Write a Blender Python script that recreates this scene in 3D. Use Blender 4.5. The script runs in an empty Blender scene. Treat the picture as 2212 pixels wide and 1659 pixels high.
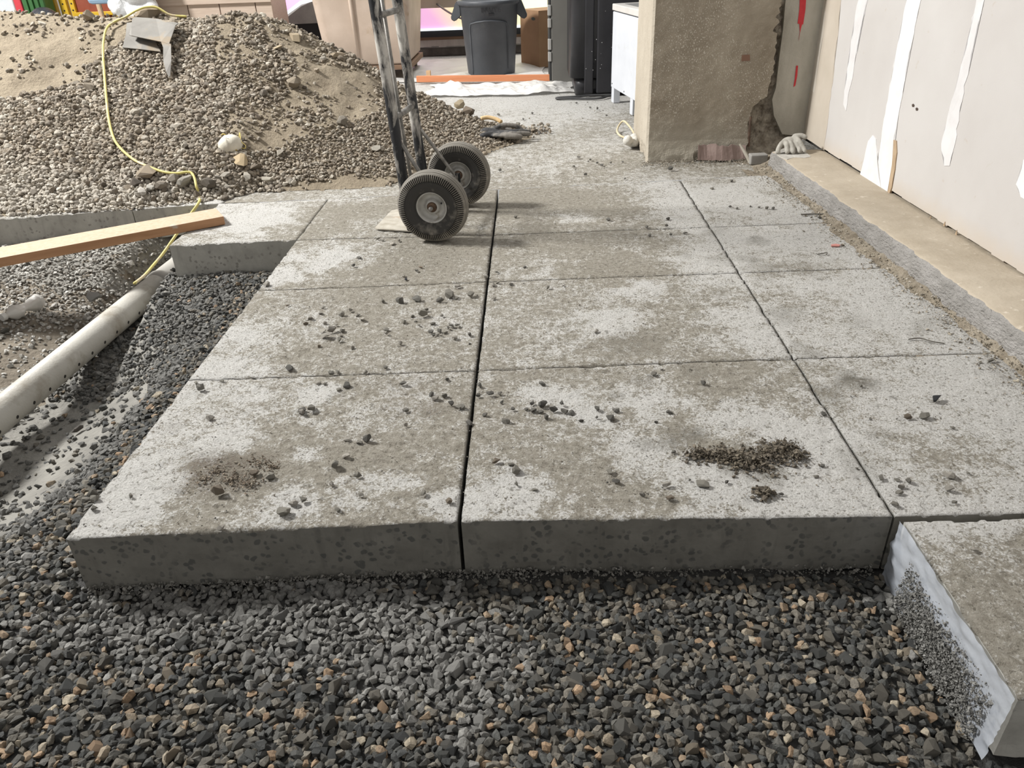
import bpy, bmesh, math, random
import numpy as np
from mathutils import Vector, Matrix, Euler, Quaternion

C = bpy.context.scene.collection
rng = np.random.default_rng(7)
random.seed(7)
PI = math.pi

# ------------------------------------------------------------------ camera, world, lights, exposure
FPX, CX, CY, EYE = 1661.0, 1106.0, 829.5, 1.0
ROLL, PITCH, YAW = math.radians(2.3), math.radians(29.8795), math.radians(2.1930)


def ray(px, py):
    x, y = (px - CX) / FPX, (py - CY) / FPX
    c, s = math.cos(ROLL), math.sin(ROLL)
    x, y = x * c - y * s, x * s + y * c
    c, s = math.cos(PITCH), math.sin(PITCH)
    v = (x, c - y * s, -s - y * c)
    c, s = math.cos(YAW), math.sin(YAW)
    return Vector((v[0] * c - v[1] * s, v[0] * s + v[1] * c, v[2]))


def G(px, py, z=0.0):                       # photo point on the level z
    v = ray(px, py)
    return Vector((0, 0, EYE)) + v * ((z - EYE) / v.z)


def atY(px, py, Y):                         # photo point on the upright plane y = Y
    v = ray(px, py)
    return Vector((0, 0, EYE)) + v * (Y / v.y)


cam_d = bpy.data.cameras.new('camera')
cam = bpy.data.objects.new('camera', cam_d)
C.objects.link(cam)
fw = ray(CX, CY)
rt = ray(CX + FPX, CY) - fw
up = fw - ray(CX, CY + FPX)
cam.matrix_world = Matrix(((rt.x, up.x, -fw.x, 0), (rt.y, up.y, -fw.y, 0), (rt.z, up.z, -fw.z, EYE), (0, 0, 0, 1)))
cam_d.sensor_width = 36.0
cam_d.lens = 36.0 * FPX / 2212.0
cam_d.clip_start = 0.02
sc = bpy.context.scene
sc.camera = cam

w = bpy.data.worlds.new('world')
sc.world = w
w.use_nodes = True
w.node_tree.nodes['Background'].inputs[0].default_value = (1.0, 0.985, 0.965, 1)
w.node_tree.nodes['Background'].inputs[1].default_value = 0.42


def area(name, loc, aim, size, power, col=(1, 0.97, 0.92), sy=None):
    d = bpy.data.lights.new(name, 'AREA')
    d.size = size
    if sy:
        d.shape = 'RECTANGLE'
        d.size_y = sy
    d.energy = power
    d.color = col
    o = bpy.data.objects.new(name, d)
    C.objects.link(o)
    o.location = loc
    o.rotation_euler = (Vector(aim) - Vector(loc)).to_track_quat('-Z', 'Y').to_euler()
    return o


area('work_light', (-5.4, 3.9, 4.7), (-0.2, 2.6, 0), 0.9, 830, (1, 0.985, 0.955))
area('hall_light', (0.5, 9.0, 4.5), (-0.3, 7.2, 0), 2.5, 150, (1, 0.985, 0.97))
sc.view_settings.view_transform = 'Standard'
sc.view_settings.look = 'None'
sc.view_settings.gamma = 1.0
sc.view_settings.use_curve_mapping = False
sc.view_settings.exposure = 0.14


# ------------------------------------------------------------------ numpy noise
def _hash(ix, iy, seed):
    h = (ix.astype(np.int64) * 374761393 + iy.astype(np.int64) * 668265263 + seed * 1442695041) & 0xffffffff
    h = ((h ^ (h >> 13)) * 1274126177) & 0xffffffff
    return ((h ^ (h >> 16)) & 0xffff) / 65535.0


def vnoise(x, y, seed=0):
    x = np.asarray(x, float)
    y = np.asarray(y, float)
    ix, iy = np.floor(x), np.floor(y)
    fx, fy = x - ix, y - iy
    fx, fy = fx * fx * (3 - 2 * fx), fy * fy * (3 - 2 * fy)
    a, b = _hash(ix, iy, seed), _hash(ix + 1, iy, seed)
    c, d = _hash(ix, iy + 1, seed), _hash(ix + 1, iy + 1, seed)
    return (a * (1 - fx) + b * fx) * (1 - fy) + (c * (1 - fx) + d * fx) * fy


def fbm(x, y, size, octaves=4, seed=0):
    s, a, t = 0.0, 1.0, 0.0
    f = 1.0 / size
    for k in range(octaves):
        s = s + a * vnoise(x * f + 13.7 * k, y * f - 7.1 * k, seed + k)
        t += a
        a *= 0.55
        f *= 2.03
    return s / t


def sstep(a, b, x):
    t = np.clip((x - a) / (b - a), 0, 1)
    return t * t * (3 - 2 * t)


# ------------------------------------------------------------------ materials
MATS = {}


class NT:
    def __init__(s, m):
        s.t = m.node_tree

    def __call__(s, kind, ins=None, **props):
        n = s.t.nodes.new(kind)
        for k, v in props.items():
            setattr(n, k, v)
        for k, v in (ins or {}).items():
            sock = n.inputs[k]
            if isinstance(v, bpy.types.NodeSocket):
                s.t.links.new(v, sock)
            else:
                sock.default_value = v
        return n


def rgba(c):
    return (c[0], c[1], c[2], 1.0)


def new_mat(name):
    m = bpy.data.materials.new(name)
    m.use_nodes = True
    n = NT(m)
    return m, n, m.node_tree.nodes['Principled BSDF']


def ramp(n, fac, stops, interp='LINEAR'):
    r = n('ShaderNodeValToRGB', {'Fac': fac})
    cr = r.color_ramp
    cr.interpolation = interp
    while len(cr.elements) < len(stops):
        cr.elements.new(0.5)
    for e, (p, c) in zip(cr.elements, stops):
        e.position = p
        e.color = rgba(c) if not isinstance(c, (int, float)) else (c, c, c, 1)
    return r.outputs[0]


def mixc(n, fac, a, b, mode='MIX'):
    m = n('ShaderNodeMix', data_type='RGBA', blend_type=mode)
    for idx, v in ((0, fac), (6, a), (7, b)):
        if isinstance(v, bpy.types.NodeSocket):
            n.t.links.new(v, m.inputs[idx])
        elif idx == 0:
            m.inputs[0].default_value = v
        else:
            m.inputs[idx].default_value = rgba(v)
    return m.outputs[2]


def math_(n, op, a, b=0.0, clamp=False):
    m = n('ShaderNodeMath', operation=op, use_clamp=clamp)
    for i, v in enumerate((a, b)):
        if isinstance(v, bpy.types.NodeSocket):
            n.t.links.new(v, m.inputs[i])
        else:
            m.inputs[i].default_value = v
    return m.outputs[0]


def noise(n, vec, scale, detail=5, rough=0.6, dist=0.0):
    return n('ShaderNodeTexNoise', {'Vector': vec, 'Scale': scale, 'Detail': detail, 'Roughness': rough, 'Distortion': dist}).outputs[0]


def coords(n, stretch=(1, 1, 1)):
    tc = n('ShaderNodeTexCoord')
    if stretch == (1, 1, 1):
        return tc.outputs['Object']
    return n('ShaderNodeMapping', {'Vector': tc.outputs['Object'], 'Scale': stretch}).outputs[0]


def bump(n, b, height, dist, strength=1.0):
    bp = n('ShaderNodeBump', {'Height': height, 'Distance': dist, 'Strength': strength})
    n.t.links.new(bp.outputs[0], b.inputs['Normal'])


def surf(name, c1, c2=None, scale=8, detail=6, lo=0.35, hi=0.65, rough=0.8, metal=0.0, bd=0.0, bs=60, stretch=(1, 1, 1), c3=None, s3=3, t3=(0.55, 0.65)):
    if name in MATS:
        return MATS[name]
    m, n, b = new_mat(name)
    v = coords(n, stretch)
    col = ramp(n, noise(n, v, scale, detail), [(lo, c1), (hi, c2 or c1)])
    if c3:
        col = mixc(n, ramp(n, noise(n, v, s3, 6, 0.65), [(t3[0], 0.0), (t3[1], 1.0)]), col, c3)
    n.t.links.new(col, b.inputs['Base Color'])
    b.inputs['Roughness'].default_value = rough
    b.inputs['Metallic'].default_value = metal
    if bd:
        bump(n, b, noise(n, v, bs, 5), bd)
    MATS[name] = m
    return m


# slab top: paint attribute r = white dust, g = brown stain, b = wet grey smear
def m_slab_top():
    m, n, b = new_mat('slab_top')
    v = coords(n)
    at = n('ShaderNodeAttribute', attribute_name='paint')
    sp = n('ShaderNodeSeparateColor', {'Color': at.outputs['Color']})
    f1 = noise(n, v, 58, 9, 0.78, 0.3)
    f2 = noise(n, v, 210, 5, 0.7)
    f3 = noise(n, v, 17, 7, 0.7)
    dirt = ramp(n, f1, [(0.28, (0.195, 0.175, 0.14)), (0.44, (0.38, 0.348, 0.29)), (0.64, (0.545, 0.51, 0.44))])
    white = ramp(n, f2, [(0.3, (0.60, 0.58, 0.54)), (0.58, (0.86, 0.845, 0.81))])
    k = math_(n, 'ADD', math_(n, 'MULTIPLY', f1, 1.0), math_(n, 'MULTIPLY', f2, 1.0))
    k = math_(n, 'ADD', k, sp.outputs[0])
    k = math_(n, 'ADD', k, math_(n, 'MULTIPLY', f3, 0.75))
    fac = ramp(n, math_(n, 'MULTIPLY', k, 0.5), [(0.835, 0.0), (0.915, 1.0)])
    col = mixc(n, fac, dirt, white)
    gf = math_(n, 'MULTIPLY', sp.outputs[2], ramp(n, f1, [(0.40, 0.3), (0.52, 1.0)]), True)
    col = mixc(n, gf, col, (0.235, 0.22, 0.185))
    bf = math_(n, 'MULTIPLY', sp.outputs[1], ramp(n, f1, [(0.40, 0.05), (0.60, 1.0)]), True)
    col = mixc(n, bf, col, (0.13, 0.095, 0.065))
    grit_shade_specks = math_(n, 'ADD', ramp(n, noise(n, v, 130, 3, 0.5), [(0.60, 0.0), (0.66, 1.0)]), ramp(n, noise(n, v, 42, 4, 0.6), [(0.63, 0.0), (0.68, 1.0)]), True)
    col = mixc(n, math_(n, 'MULTIPLY', grit_shade_specks, 0.62), col, (0.16, 0.145, 0.115))  # brown specks, partly the grit's tiny shadows put into the colour
    n.t.links.new(col, b.inputs['Base Color'])
    b.inputs['Roughness'].default_value = 0.92
    b.inputs['Specular IOR Level'].default_value = 0.2
    h = math_(n, 'ADD', math_(n, 'MULTIPLY', f1, 1.0), math_(n, 'MULTIPLY', f2, 0.7))
    bump(n, b, h, 0.015, 1.0)
    return m


def m_slab_face(name, base, lite, stone, amount):
    m, n, b = new_mat(name)
    v = coords(n)
    vd = n('ShaderNodeTexNoise', {'Vector': v, 'Scale': 40.0})
    vv = mixc(n, 0.02, v, vd.outputs['Color'])
    vo = n('ShaderNodeTexVoronoi', {'Vector': vv, 'Scale': 64.0, 'Randomness': 1.0})
    rnd = n('ShaderNodeSeparateColor', {'Color': vo.outputs['Color']})
    keep = ramp(n, rnd.outputs[0], [(1 - amount, 0.0), (1 - amount + 0.02, 1.0)])
    inside = ramp(n, vo.outputs['Distance'], [(0.34, 1.0), (0.46, 0.0)])
    patch = ramp(n, noise(n, v, 9, 3), [(0.42, 0.0), (0.56, 1.0)])
    fac = math_(n, 'MULTIPLY', math_(n, 'MULTIPLY', keep, inside), patch)
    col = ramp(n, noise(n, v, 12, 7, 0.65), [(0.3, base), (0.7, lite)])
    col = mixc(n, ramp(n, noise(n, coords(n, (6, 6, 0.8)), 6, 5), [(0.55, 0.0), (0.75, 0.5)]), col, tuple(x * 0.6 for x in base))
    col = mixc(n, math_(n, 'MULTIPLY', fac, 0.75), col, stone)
    n.t.links.new(col, b.inputs['Base Color'])
    b.inputs['Roughness'].default_value = 0.6
    bump(n, b, noise(n, v, 70, 6), 0.002, 0.6)
    return m


def m_stone():
    m, n, b = new_mat('stone')
    v = coords(n)
    at = n('ShaderNodeAttribute', attribute_name='col')
    oi = n('ShaderNodeObjectInfo')
    k = math_(n, 'ADD', math_(n, 'MULTIPLY', oi.outputs['Random'], 0.5), 0.75)
    nz = noise(n, v, 150, 7, 0.75)
    k2 = math_(n, 'ADD', math_(n, 'MULTIPLY', nz, 2.4), -0.22)
    kk = math_(n, 'MULTIPLY', k, k2)
    cc = n('ShaderNodeCombineColor', {'Red': kk, 'Green': kk, 'Blue': kk})
    n.t.links.new(mixc(n, 1.0, at.outputs['Color'], cc.outputs[0], 'MULTIPLY'), b.inputs['Base Color'])
    b.inputs['Roughness'].default_value = 0.72
    b.inputs['Specular IOR Level'].default_value = 0.35
    bump(n, b, noise(n, v, 180, 6, .7), 0.003, 0.9)
    return m


M_TOP = m_slab_top()
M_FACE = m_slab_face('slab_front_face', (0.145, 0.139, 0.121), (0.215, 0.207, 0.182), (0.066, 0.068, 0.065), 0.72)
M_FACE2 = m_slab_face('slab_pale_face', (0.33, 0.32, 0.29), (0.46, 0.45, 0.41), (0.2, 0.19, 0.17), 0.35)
M_STONE = m_stone()


# ------------------------------------------------------------------ object helpers
def tag(o, label=None, cat=None, group=None, kind=None):
    for k, v in (('label', label), ('category', cat), ('group', group), ('kind', kind)):
        if v:
            o[k] = v
    return o


def thing(name, label, cat, loc=(0, 0, 0), rz=0.0, group=None):
    o = bpy.data.objects.new(name, None)
    o.empty_display_size = 0.05
    C.objects.link(o)
    o.location = loc
    o.rotation_euler = (0, 0, rz)
    return tag(o, label, cat, group)


def link_mesh(name, me, mat=None, parent=None, smooth=False):
    o = bpy.data.objects.new(name, me)
    C.objects.link(o)
    if mat is not None:
        for m in (mat if isinstance(mat, (list, tuple)) else [mat]):
            me.materials.append(m)
    if parent is not None:
        o.parent = parent
    if smooth:
        me.polygons.foreach_set('use_smooth', np.ones(len(me.polygons), bool))
    return o


def obj(name, bm, mat, parent=None, smooth=False):
    me = bpy.data.meshes.new(name)
    bmesh.ops.recalc_face_normals(bm, faces=bm.faces)
    bm.to_mesh(me)
    bm.free()
    return link_mesh(name, me, mat, parent, smooth)


def tri_mesh(name, V, T, mat=None, smooth=False, midx=None):
    me = bpy.data.meshes.new(name)
    V = np.asarray(V, np.float32)
    T = np.asarray(T, np.int32)
    k = T.shape[1]
    me.vertices.add(len(V))
    me.vertices.foreach_set('co', V.ravel())
    me.loops.add(T.size)
    me.loops.foreach_set('vertex_index', T.ravel())
    me.polygons.add(len(T))
    me.polygons.foreach_set('loop_start', np.arange(0, T.size, k, dtype=np.int32))
    me.polygons.foreach_set('loop_total', np.full(len(T), k, np.int32))
    if midx is not None:
        me.polygons.foreach_set('material_index', np.asarray(midx, np.int32))
    me.polygons.foreach_set('use_smooth', np.full(len(T), smooth, bool))
    me.update(calc_edges=True)
    me.validate()
    return me


def set_col(me, name, cols):
    a = me.color_attributes.new(name, 'FLOAT_COLOR', 'POINT')
    cols = np.asarray(cols, np.float32)
    if cols.shape[1] == 3:
        cols = np.concatenate([cols, np.ones((len(cols), 1), np.float32)], 1)
    a.data.foreach_set('color', cols.ravel())


def box(bm, lo, hi, bev=0.0, seg=2):
    r = bmesh.ops.create_cube(bm, size=1.0)
    vs = r['verts']
    lo, hi = Vector(lo), Vector(hi)
    for v in vs:
        v.co = Vector(((lo[i] + hi[i]) / 2 + v.co[i] * (hi[i] - lo[i]) for i in range(3)))
    if bev:
        es = list({e for v in vs for e in v.link_edges})
        bmesh.ops.bevel(bm, geom=es, offset=bev, segments=seg, affect='EDGES', profile=0.5)
    return bm


def B(*boxes, bev=0.0):
    bm = bmesh.new()
    for lo, hi in boxes:
        box(bm, lo, hi, bev)
    return bm


def tube(bm, pts, r, n=10, cap=True, closed=False):
    pts = [Vector(p) for p in pts]
    rs = r if isinstance(r, (list, tuple)) else [r] * len(pts)
    rings = []
    prev = None
    for i, p in enumerate(pts):
        a = pts[i - 1] if (i > 0 or closed) else p
        b_ = pts[(i + 1) % len(pts)] if (i < len(pts) - 1 or closed) else p
        t = (b_ - a).normalized()
        if prev is None:
            ref = Vector((0, 0, 1)) if abs(t.z) < 0.9 else Vector((1, 0, 0))
            u = t.cross(ref).normalized()
        else:
            u = (prev - t * prev.dot(t)).normalized()
        prev = u
        v = t.cross(u)
        rings.append([bm.verts.new(p + (u * math.cos(2 * PI * k / n) + v * math.sin(2 * PI * k / n)) * rs[i]) for k in range(n)])
    m = len(rings)
    for i in range(m if closed else m - 1):
        a, b_ = rings[i], rings[(i + 1) % m]
        for k in range(n):
            bm.faces.new((a[k], a[(k + 1) % n], b_[(k + 1) % n], b_[k]))
    if cap and not closed:
        bm.faces.new(list(reversed(rings[0])))
        bm.faces.new(rings[-1])
    return bm


def smooth_path(pts, sub=6):
    pts = [Vector(p) for p in pts]
    out = []
    for i in range(len(pts) - 1):
        p0, p1, p2, p3 = pts[max(i - 1, 0)], pts[i], pts[i + 1], pts[min(i + 2, len(pts) - 1)]
        for k in range(sub):
            t = k / sub
            out.append(0.5 * ((2 * p1) + (p2 - p0) * t + (2 * p0 - 5 * p1 + 4 * p2 - p3) * t * t + (3 * p1 - p0 - 3 * p2 + p3) * t ** 3))
    out.append(pts[-1])
    return out


def lathe(bm, prof, n=24, axis='z', cap=True):
    rings = []
    for r, h in prof:
        ring = []
        for k in range(n):
            a = 2 * PI * k / n
            p = (r * math.cos(a), r * math.sin(a), h)
            if axis == 'y':
                p = (p[0], p[2], p[1])
            elif axis == 'x':
                p = (p[2], p[0], p[1])
            ring.append(bm.verts.new(p))
        rings.append(ring)
    for a, b_ in zip(rings, rings[1:]):
        for k in range(n):
            bm.faces.new((a[k], a[(k + 1) % n], b_[(k + 1) % n], b_[k]))
    if cap:
        bm.faces.new(list(reversed(rings[0])))
        bm.faces.new(rings[-1])
    return bm


def prism(bm, poly, off):
    """polygon (list of 3-vectors) extruded along off"""
    a = [bm.verts.new(Vector(p)) for p in poly]
    b_ = [bm.verts.new(Vector(p) + Vector(off)) for p in poly]
    bm.faces.new(a)
    bm.faces.new(list(reversed(b_)))
    m = len(a)
    for i in range(m):
        bm.faces.new((a[i], b_[i], b_[(i + 1) % m], a[(i + 1) % m]))
    return bm


def fused(name, build, voxel, mat, parent=None, smooth_iters=4):
    """overlapping lumps fused to one skin by a voxel remesh"""
    bm = bmesh.new()
    build(bm)
    me = bpy.data.meshes.new(name + '_raw')
    bm.to_mesh(me)
    bm.free()
    o = bpy.data.objects.new(name + '_raw', me)
    C.objects.link(o)
    md = o.modifiers.new('r', 'REMESH')
    md.mode = 'VOXEL'
    md.voxel_size = voxel
    sm = o.modifiers.new('s', 'SMOOTH')
    sm.iterations = smooth_iters
    dg = bpy.context.evaluated_depsgraph_get()
    m2 = bpy.data.meshes.new_from_object(o.evaluated_get(dg))
    m2.materials.clear()
    bpy.data.objects.remove(o)
    bpy.data.meshes.remove(me)
    m2.name = name
    return link_mesh(name, m2, mat, parent, True)


def ball(bm, c, r, sc_=(1, 1, 1), rot=None, seg=12):
    res = bmesh.ops.create_uvsphere(bm, u_segments=seg, v_segments=seg // 2 + 2, radius=1.0)
    mt = Matrix.Translation(Vector(c)) @ (rot.to_matrix().to_4x4() if rot else Matrix.Identity(4)) @ Matrix.Diagonal((r * sc_[0], r * sc_[1], r * sc_[2], 1))
    bmesh.ops.transform(bm, matrix=mt, verts=res['verts'])


def text_mesh(name, body, size, mat, parent, depth=0.001):
    cu = bpy.data.curves.new(name, 'FONT')
    cu.body = body
    cu.size = size
    cu.extrude = depth
    cu.align_x = 'CENTER'
    cu.align_y = 'CENTER'
    o = bpy.data.objects.new(name + '_t', cu)
    C.objects.link(o)
    dg = bpy.context.evaluated_depsgraph_get()
    me = bpy.data.meshes.new_from_object(o.evaluated_get(dg))
    bpy.data.objects.remove(o)
    me.materials.clear()
    return link_mesh(name, me, mat, parent)


# ------------------------------------------------------------------ stones
def hull_stone(npts, flat, seed, round_=0.0):
    r = np.random.default_rng(seed)
    p = r.normal(size=(npts, 3))
    p /= np.linalg.norm(p, axis=1)[:, None]
    p *= (1 - 0.28 * (1 - round_) * r.random((npts, 1)))
    p *= np.array([1.0, r.uniform(0.62, 0.85), flat * r.uniform(0.8, 1.2)])
    bm = bmesh.new()
    for q in p:
        bm.verts.new(q * 0.5)
    res = bmesh.ops.convex_hull(bm, input=bm.verts)
    bmesh.ops.delete(bm, geom=list({g for g in res['geom_interior'] if isinstance(g, bmesh.types.BMVert)}), context='VERTS')
    bmesh.ops.triangulate(bm, faces=bm.faces)
    bm.verts.index_update()
    V = np.array([v.co[:] for v in bm.verts])
    T = np.array([[v.index for v in f.verts] for f in bm.faces])
    bm.free()
    return V, T


ANG = [hull_stone(17, random.uniform(0.42, 0.7), 100 + i, 0.2) for i in range(14)]
RND = [hull_stone(26, random.uniform(0.5, 0.75), 300 + i, 0.75) for i in range(10)]
TINY = [hull_stone(8, 0.6, 500 + i) for i in range(8)]


def rand_rot(n, tilt):
    """random heading, tilt up to about `tilt` radians"""
    a = rng.uniform(0, 2 * PI, n)
    b_ = rng.normal(0, tilt, n)
    c = rng.normal(0, tilt, n)
    ca, sa, cb, sb, cc, s_ = np.cos(a), np.sin(a), np.cos(b_), np.sin(b_), np.cos(c), np.sin(c)
    Rz = np.zeros((n, 3, 3)); Rz[:, 0, 0] = ca; Rz[:, 0, 1] = -sa; Rz[:, 1, 0] = sa; Rz[:, 1, 1] = ca; Rz[:, 2, 2] = 1
    Rx = np.zeros((n, 3, 3)); Rx[:, 0, 0] = 1; Rx[:, 1, 1] = cb; Rx[:, 1, 2] = -sb; Rx[:, 2, 1] = sb; Rx[:, 2, 2] = cb
    Ry = np.zeros((n, 3, 3)); Ry[:, 1, 1] = 1; Ry[:, 0, 0] = cc; Ry[:, 0, 2] = s_; Ry[:, 2, 0] = -s_; Ry[:, 2, 2] = cc
    return Rz @ Rx @ Ry


def stuff_mesh(name, shapes, P, R, S, COL):
    Vs, Ts, Cs = [], [], []
    base = 0
    which = rng.integers(0, len(shapes), len(P))
    for k, (V, T) in enumerate(shapes):
        idx = np.nonzero(which == k)[0]
        if not len(idx):
            continue
        W = np.einsum('nij,vj->nvi', R[idx], V) * S[idx][:, None, None] + P[idx][:, None, :]
        nv = len(V)
        Vs.append(W.reshape(-1, 3))
        Ts.append((T[None] + (base + np.arange(len(idx)) * nv)[:, None, None]).reshape(-1, 3))
        Cs.append(np.repeat(COL[idx], nv, 0))
        base += nv * len(idx)
    me = tri_mesh(name, np.concatenate(Vs), np.concatenate(Ts))
    set_col(me, 'col', np.concatenate(Cs))
    return link_mesh(name, me, M_STONE)


_lib = {}


def stone_mesh(shapes, k, col, tagname):
    key = (id(shapes), k, tagname)
    if key not in _lib:
        V, T = shapes[k]
        me = tri_mesh('stone', V, T)
        set_col(me, 'col', np.tile(np.array(col)[None], (len(V), 1)))
        me.materials.append(M_STONE)
        _lib[key] = me
    return _lib[key]


def stone_obj(name, shapes, k, col, colname, P, R, s, label, cat, group=None):
    o = bpy.data.objects.new(name, stone_mesh(shapes, k % len(shapes), col, colname))
    C.objects.link(o)
    o.location = P
    o.rotation_euler = Matrix(R.tolist() if hasattr(R, 'tolist') else R).to_euler()
    o.scale = (s, s, s) if np.isscalar(s) else s
    return tag(o, label, cat, group)


def low_z(V, R, s):
    s3 = np.array([s, s, s]) if np.isscalar(s) else np.array(s)
    return ((np.asarray(R) @ (V * s3).T)[2]).min()


def jitter_grid(x0, x1, y0, y1, d):
    nx, ny = int((x1 - x0) / d), int((y1 - y0) / d)
    X, Y = np.meshgrid(np.arange(nx), np.arange(ny))
    X = x0 + (X + 0.5 * (Y % 2) + rng.uniform(-0.36, 0.36, X.shape)) * d
    Y = y0 + (Y + rng.uniform(-0.36, 0.36, X.shape)) * d
    return X.ravel(), Y.ravel()


# ------------------------------------------------------------------ ground shapes
FOOT = np.array([(-6, 3.30), (-2.4, 3.37), (-1.84, 3.44), (-1.45, 3.56), (-1.33, 3.67), (-1.0, 3.66), (-.70, 3.70), (-.56, 3.9), (-.37, 4.13), (-.13, 4.46), (0.05, 4.7)])
RIDGE = np.array([(-6, .78), (-3.0, .764), (-2.5, .709), (-2.14, .716), (-1.885, .675), (-1.69, .70), (-1.535, .684), (-1.386, .631), (-1.19, .528), (-1.04, .448), (-.91, .369), (-.785, .288), (-.65, .235), (-.55, .19), (-.416, .12), (-.25, .055), (-0.1, 0.012), (0.1, -.01)])


def heap_h(x, y):
    x = np.asarray(x, float)
    y = np.asarray(y, float)
    F = np.interp(x, FOOT[:, 0], FOOT[:, 1])
    Z = np.interp(x, RIDGE[:, 0], RIDGE[:, 1])
    Yc = 4.8
    t = np.clip((y - F) / np.maximum(Yc - F, 0.05), 0, 1)
    front = Z * (t ** 0.92)
    back = Z - (y - Yc) * 0.55 + 0.02
    h = np.where(y < Yc, front, np.minimum(Z, back))
    rough = ((fbm(x, y, 0.35, 4, 3) - 0.5) * 0.10 + (fbm(x, y, 0.07, 3, 13) - 0.5) * 0.03) * np.clip(h * 5, 0, 1) * np.where(y < Yc - .12, 1.0, 0.4)
    return np.maximum(h + rough, -0.02) - 0.004


def on_heap(px, py):
    v = ray(px, py)
    t = 2.6 / v.y
    while t * v.y < 6.0:
        p = Vector((0, 0, EYE)) + v * t
        if p.z <= max(float(heap_h(p.x, p.y)), 0.0 if p.y > 3.3 else -1):
            return p
        t += 0.006 / v.y
    return Vector((0, 0, EYE)) + v * (4.85 / v.y)


def bed_h(x, y):
    x = np.asarray(x, float)
    y = np.asarray(y, float)
    d = np.clip(-0.95 - x, 0, 5)
    bank = -0.125 - np.clip(d - 0.04, 0, 0.5) * 0.30 * (1 - 0.85 * sstep(2.3, 2.88, y))
    left = -0.275 + sstep(-1.72, -2.1, x) * 0.065 - 0.05 * sstep(-1.66, -1.58, x) * sstep(2.6, 2.2, y)
    z = np.maximum(bank, -0.275) - 0.05 * sstep(0.22, 0.40, d) * sstep(2.6, 2.2, y)
    z = np.where(x < -1.50, z + (np.minimum(z, left) - z) * sstep(-1.46, -1.55, x), z)
    z = np.where(x < -1.75, left, z)
    back = sstep(2.75, 3.3, y - 0.42 * sstep(-1.85, -1.68, x))
    z = np.where(x < -1.44, z * (1 - back) + (-0.125) * back, z)
    fy = sstep(1.15, 1.75, y)
    z = -0.145 * (1 - fy) + z * fy
    z = z + sstep(0.45, 0.7, x) * sstep(1.0, 0.72, y) * -0.03
    return z + (fbm(x, y, 0.22, 3, 11) - 0.5) * 0.035


def P_bed(px, py):
    z = -0.2
    for _ in range(6):
        p = G(px, py, z)
        z = float(bed_h(p.x, p.y))
    return G(px, py, z)


def inpoly(x, y, poly):
    ins = np.zeros(np.shape(x), bool)
    n = len(poly)
    for i in range(n):
        x1, y1 = poly[i]
        x2, y2 = poly[(i + 1) % n]
        c = ((y1 > y) != (y2 > y)) & (x < (x2 - x1) * (y - y1) / (y2 - y1 + 1e-12) + x1)
        ins ^= c
    return ins


def hf_mesh(name, x0, x1, y0, y1, d, fn, mat, smooth=True):
    nx, ny = int((x1 - x0) / d) + 1, int((y1 - y0) / d) + 1
    X, Y = np.meshgrid(np.linspace(x0, x1, nx), np.linspace(y0, y1, ny))
    V = np.stack([X, Y, fn(X, Y)], -1).reshape(-1, 3)
    I = np.arange(nx * ny).reshape(ny, nx)
    Q = np.stack([I[:-1, :-1], I[:-1, 1:], I[1:, 1:], I[1:, :-1]], -1).reshape(-1, 4)
    me = tri_mesh(name, V, Q, smooth=smooth)
    return link_mesh(name, me, mat), X.ravel(), Y.ravel()


# ------------------------------------------------------------------ THE SETTING: slab panels
def blobs(x, y, lst):
    out = np.zeros(np.shape(x))
    for px, py, r, a in lst:
        p = G(px, py)
        d = np.hypot(x - p.x + (fbm(x, y, 0.07, 3, 21) - 0.5) * r * 1.6, y - p.y + (fbm(x, y, 0.07, 3, 31) - 0.5) * r * 1.6)
        out += a * np.clip(1 - d / r, 0, 1) ** 0.7
    return out


WHITE = [(300, 1060, .14, .38), (620, 1085, .08, .32), (650, 985, .07, .32), (800, 1040, .09, .34), (480, 950, .10, .25), (200, 1120, .12, .3), (980, 1090, .07, .3), (1090, 1070, .13, .3), (1380, 960, .12, .34), (1600, 900, .14, .28), (1420, 850, .14, .28), (1750, 950, .12, .25), (1550, 1050, .12, .3), (1260, 900, .07, .25), (700, 560, .12, .42), (600, 600, .10, .42), (500, 720, .10, .25), (450, 800, .10, .3), (690, 845, .07, .32), (560, 850, .05, .25), (740, 430, .16, .3), (520, 480, .22, .34), (1330, 700, .12, .22), (1400, 620, .1, .22), (1560, 690, .1, .22), (1650, 740, .1, .2), (1180, 860, .08, .2), (930, 1000, .09, .22), (1240, 470, .12, .18), (1750, 1080, .12, .2)]
BROWN = [(480, 1020, .11, .85), (530, 1045, .05, .6), (440, 990, .07, .5), (560, 985, .05, .4), (370, 920, .04, .45), (920, 885, .05, .5), (880, 850, .12, .22), (2150, 800, .06, .35), (2190, 820, .07, .4)]
GREY = [(1440, 948, .05, .9), (1500, 935, .04, .9), (1390, 950, .035, .6), (1360, 745, .12, .5), (1690, 680, .08, .5), (1740, 760, .07, .6), (1790, 850, .06, .7), (1850, 830, .06, .9), (1830, 810, .05, .7), (1640, 520, .05, .8), (1620, 560, .05, .7), (1660, 585, .10, .55), (1750, 580, .10, .4), (1560, 560, .07, .5), (1480, 550, .05, .5), (1350, 500, .12, .35), (1280, 505, .08, .4), (1550, 495, .08, .45), (1590, 1005, .05, .5), (1870, 1000, .06, .4), (1640, 1010, .08, .5), (1560, 640, .07, .3), (1900, 940, .04, .4), (2000, 700, .08, .35), (1380, 820, .04, .5), (1330, 855, .035, .5), (1500, 800, .05, .35), (1840, 690, .08, .3)]


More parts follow.
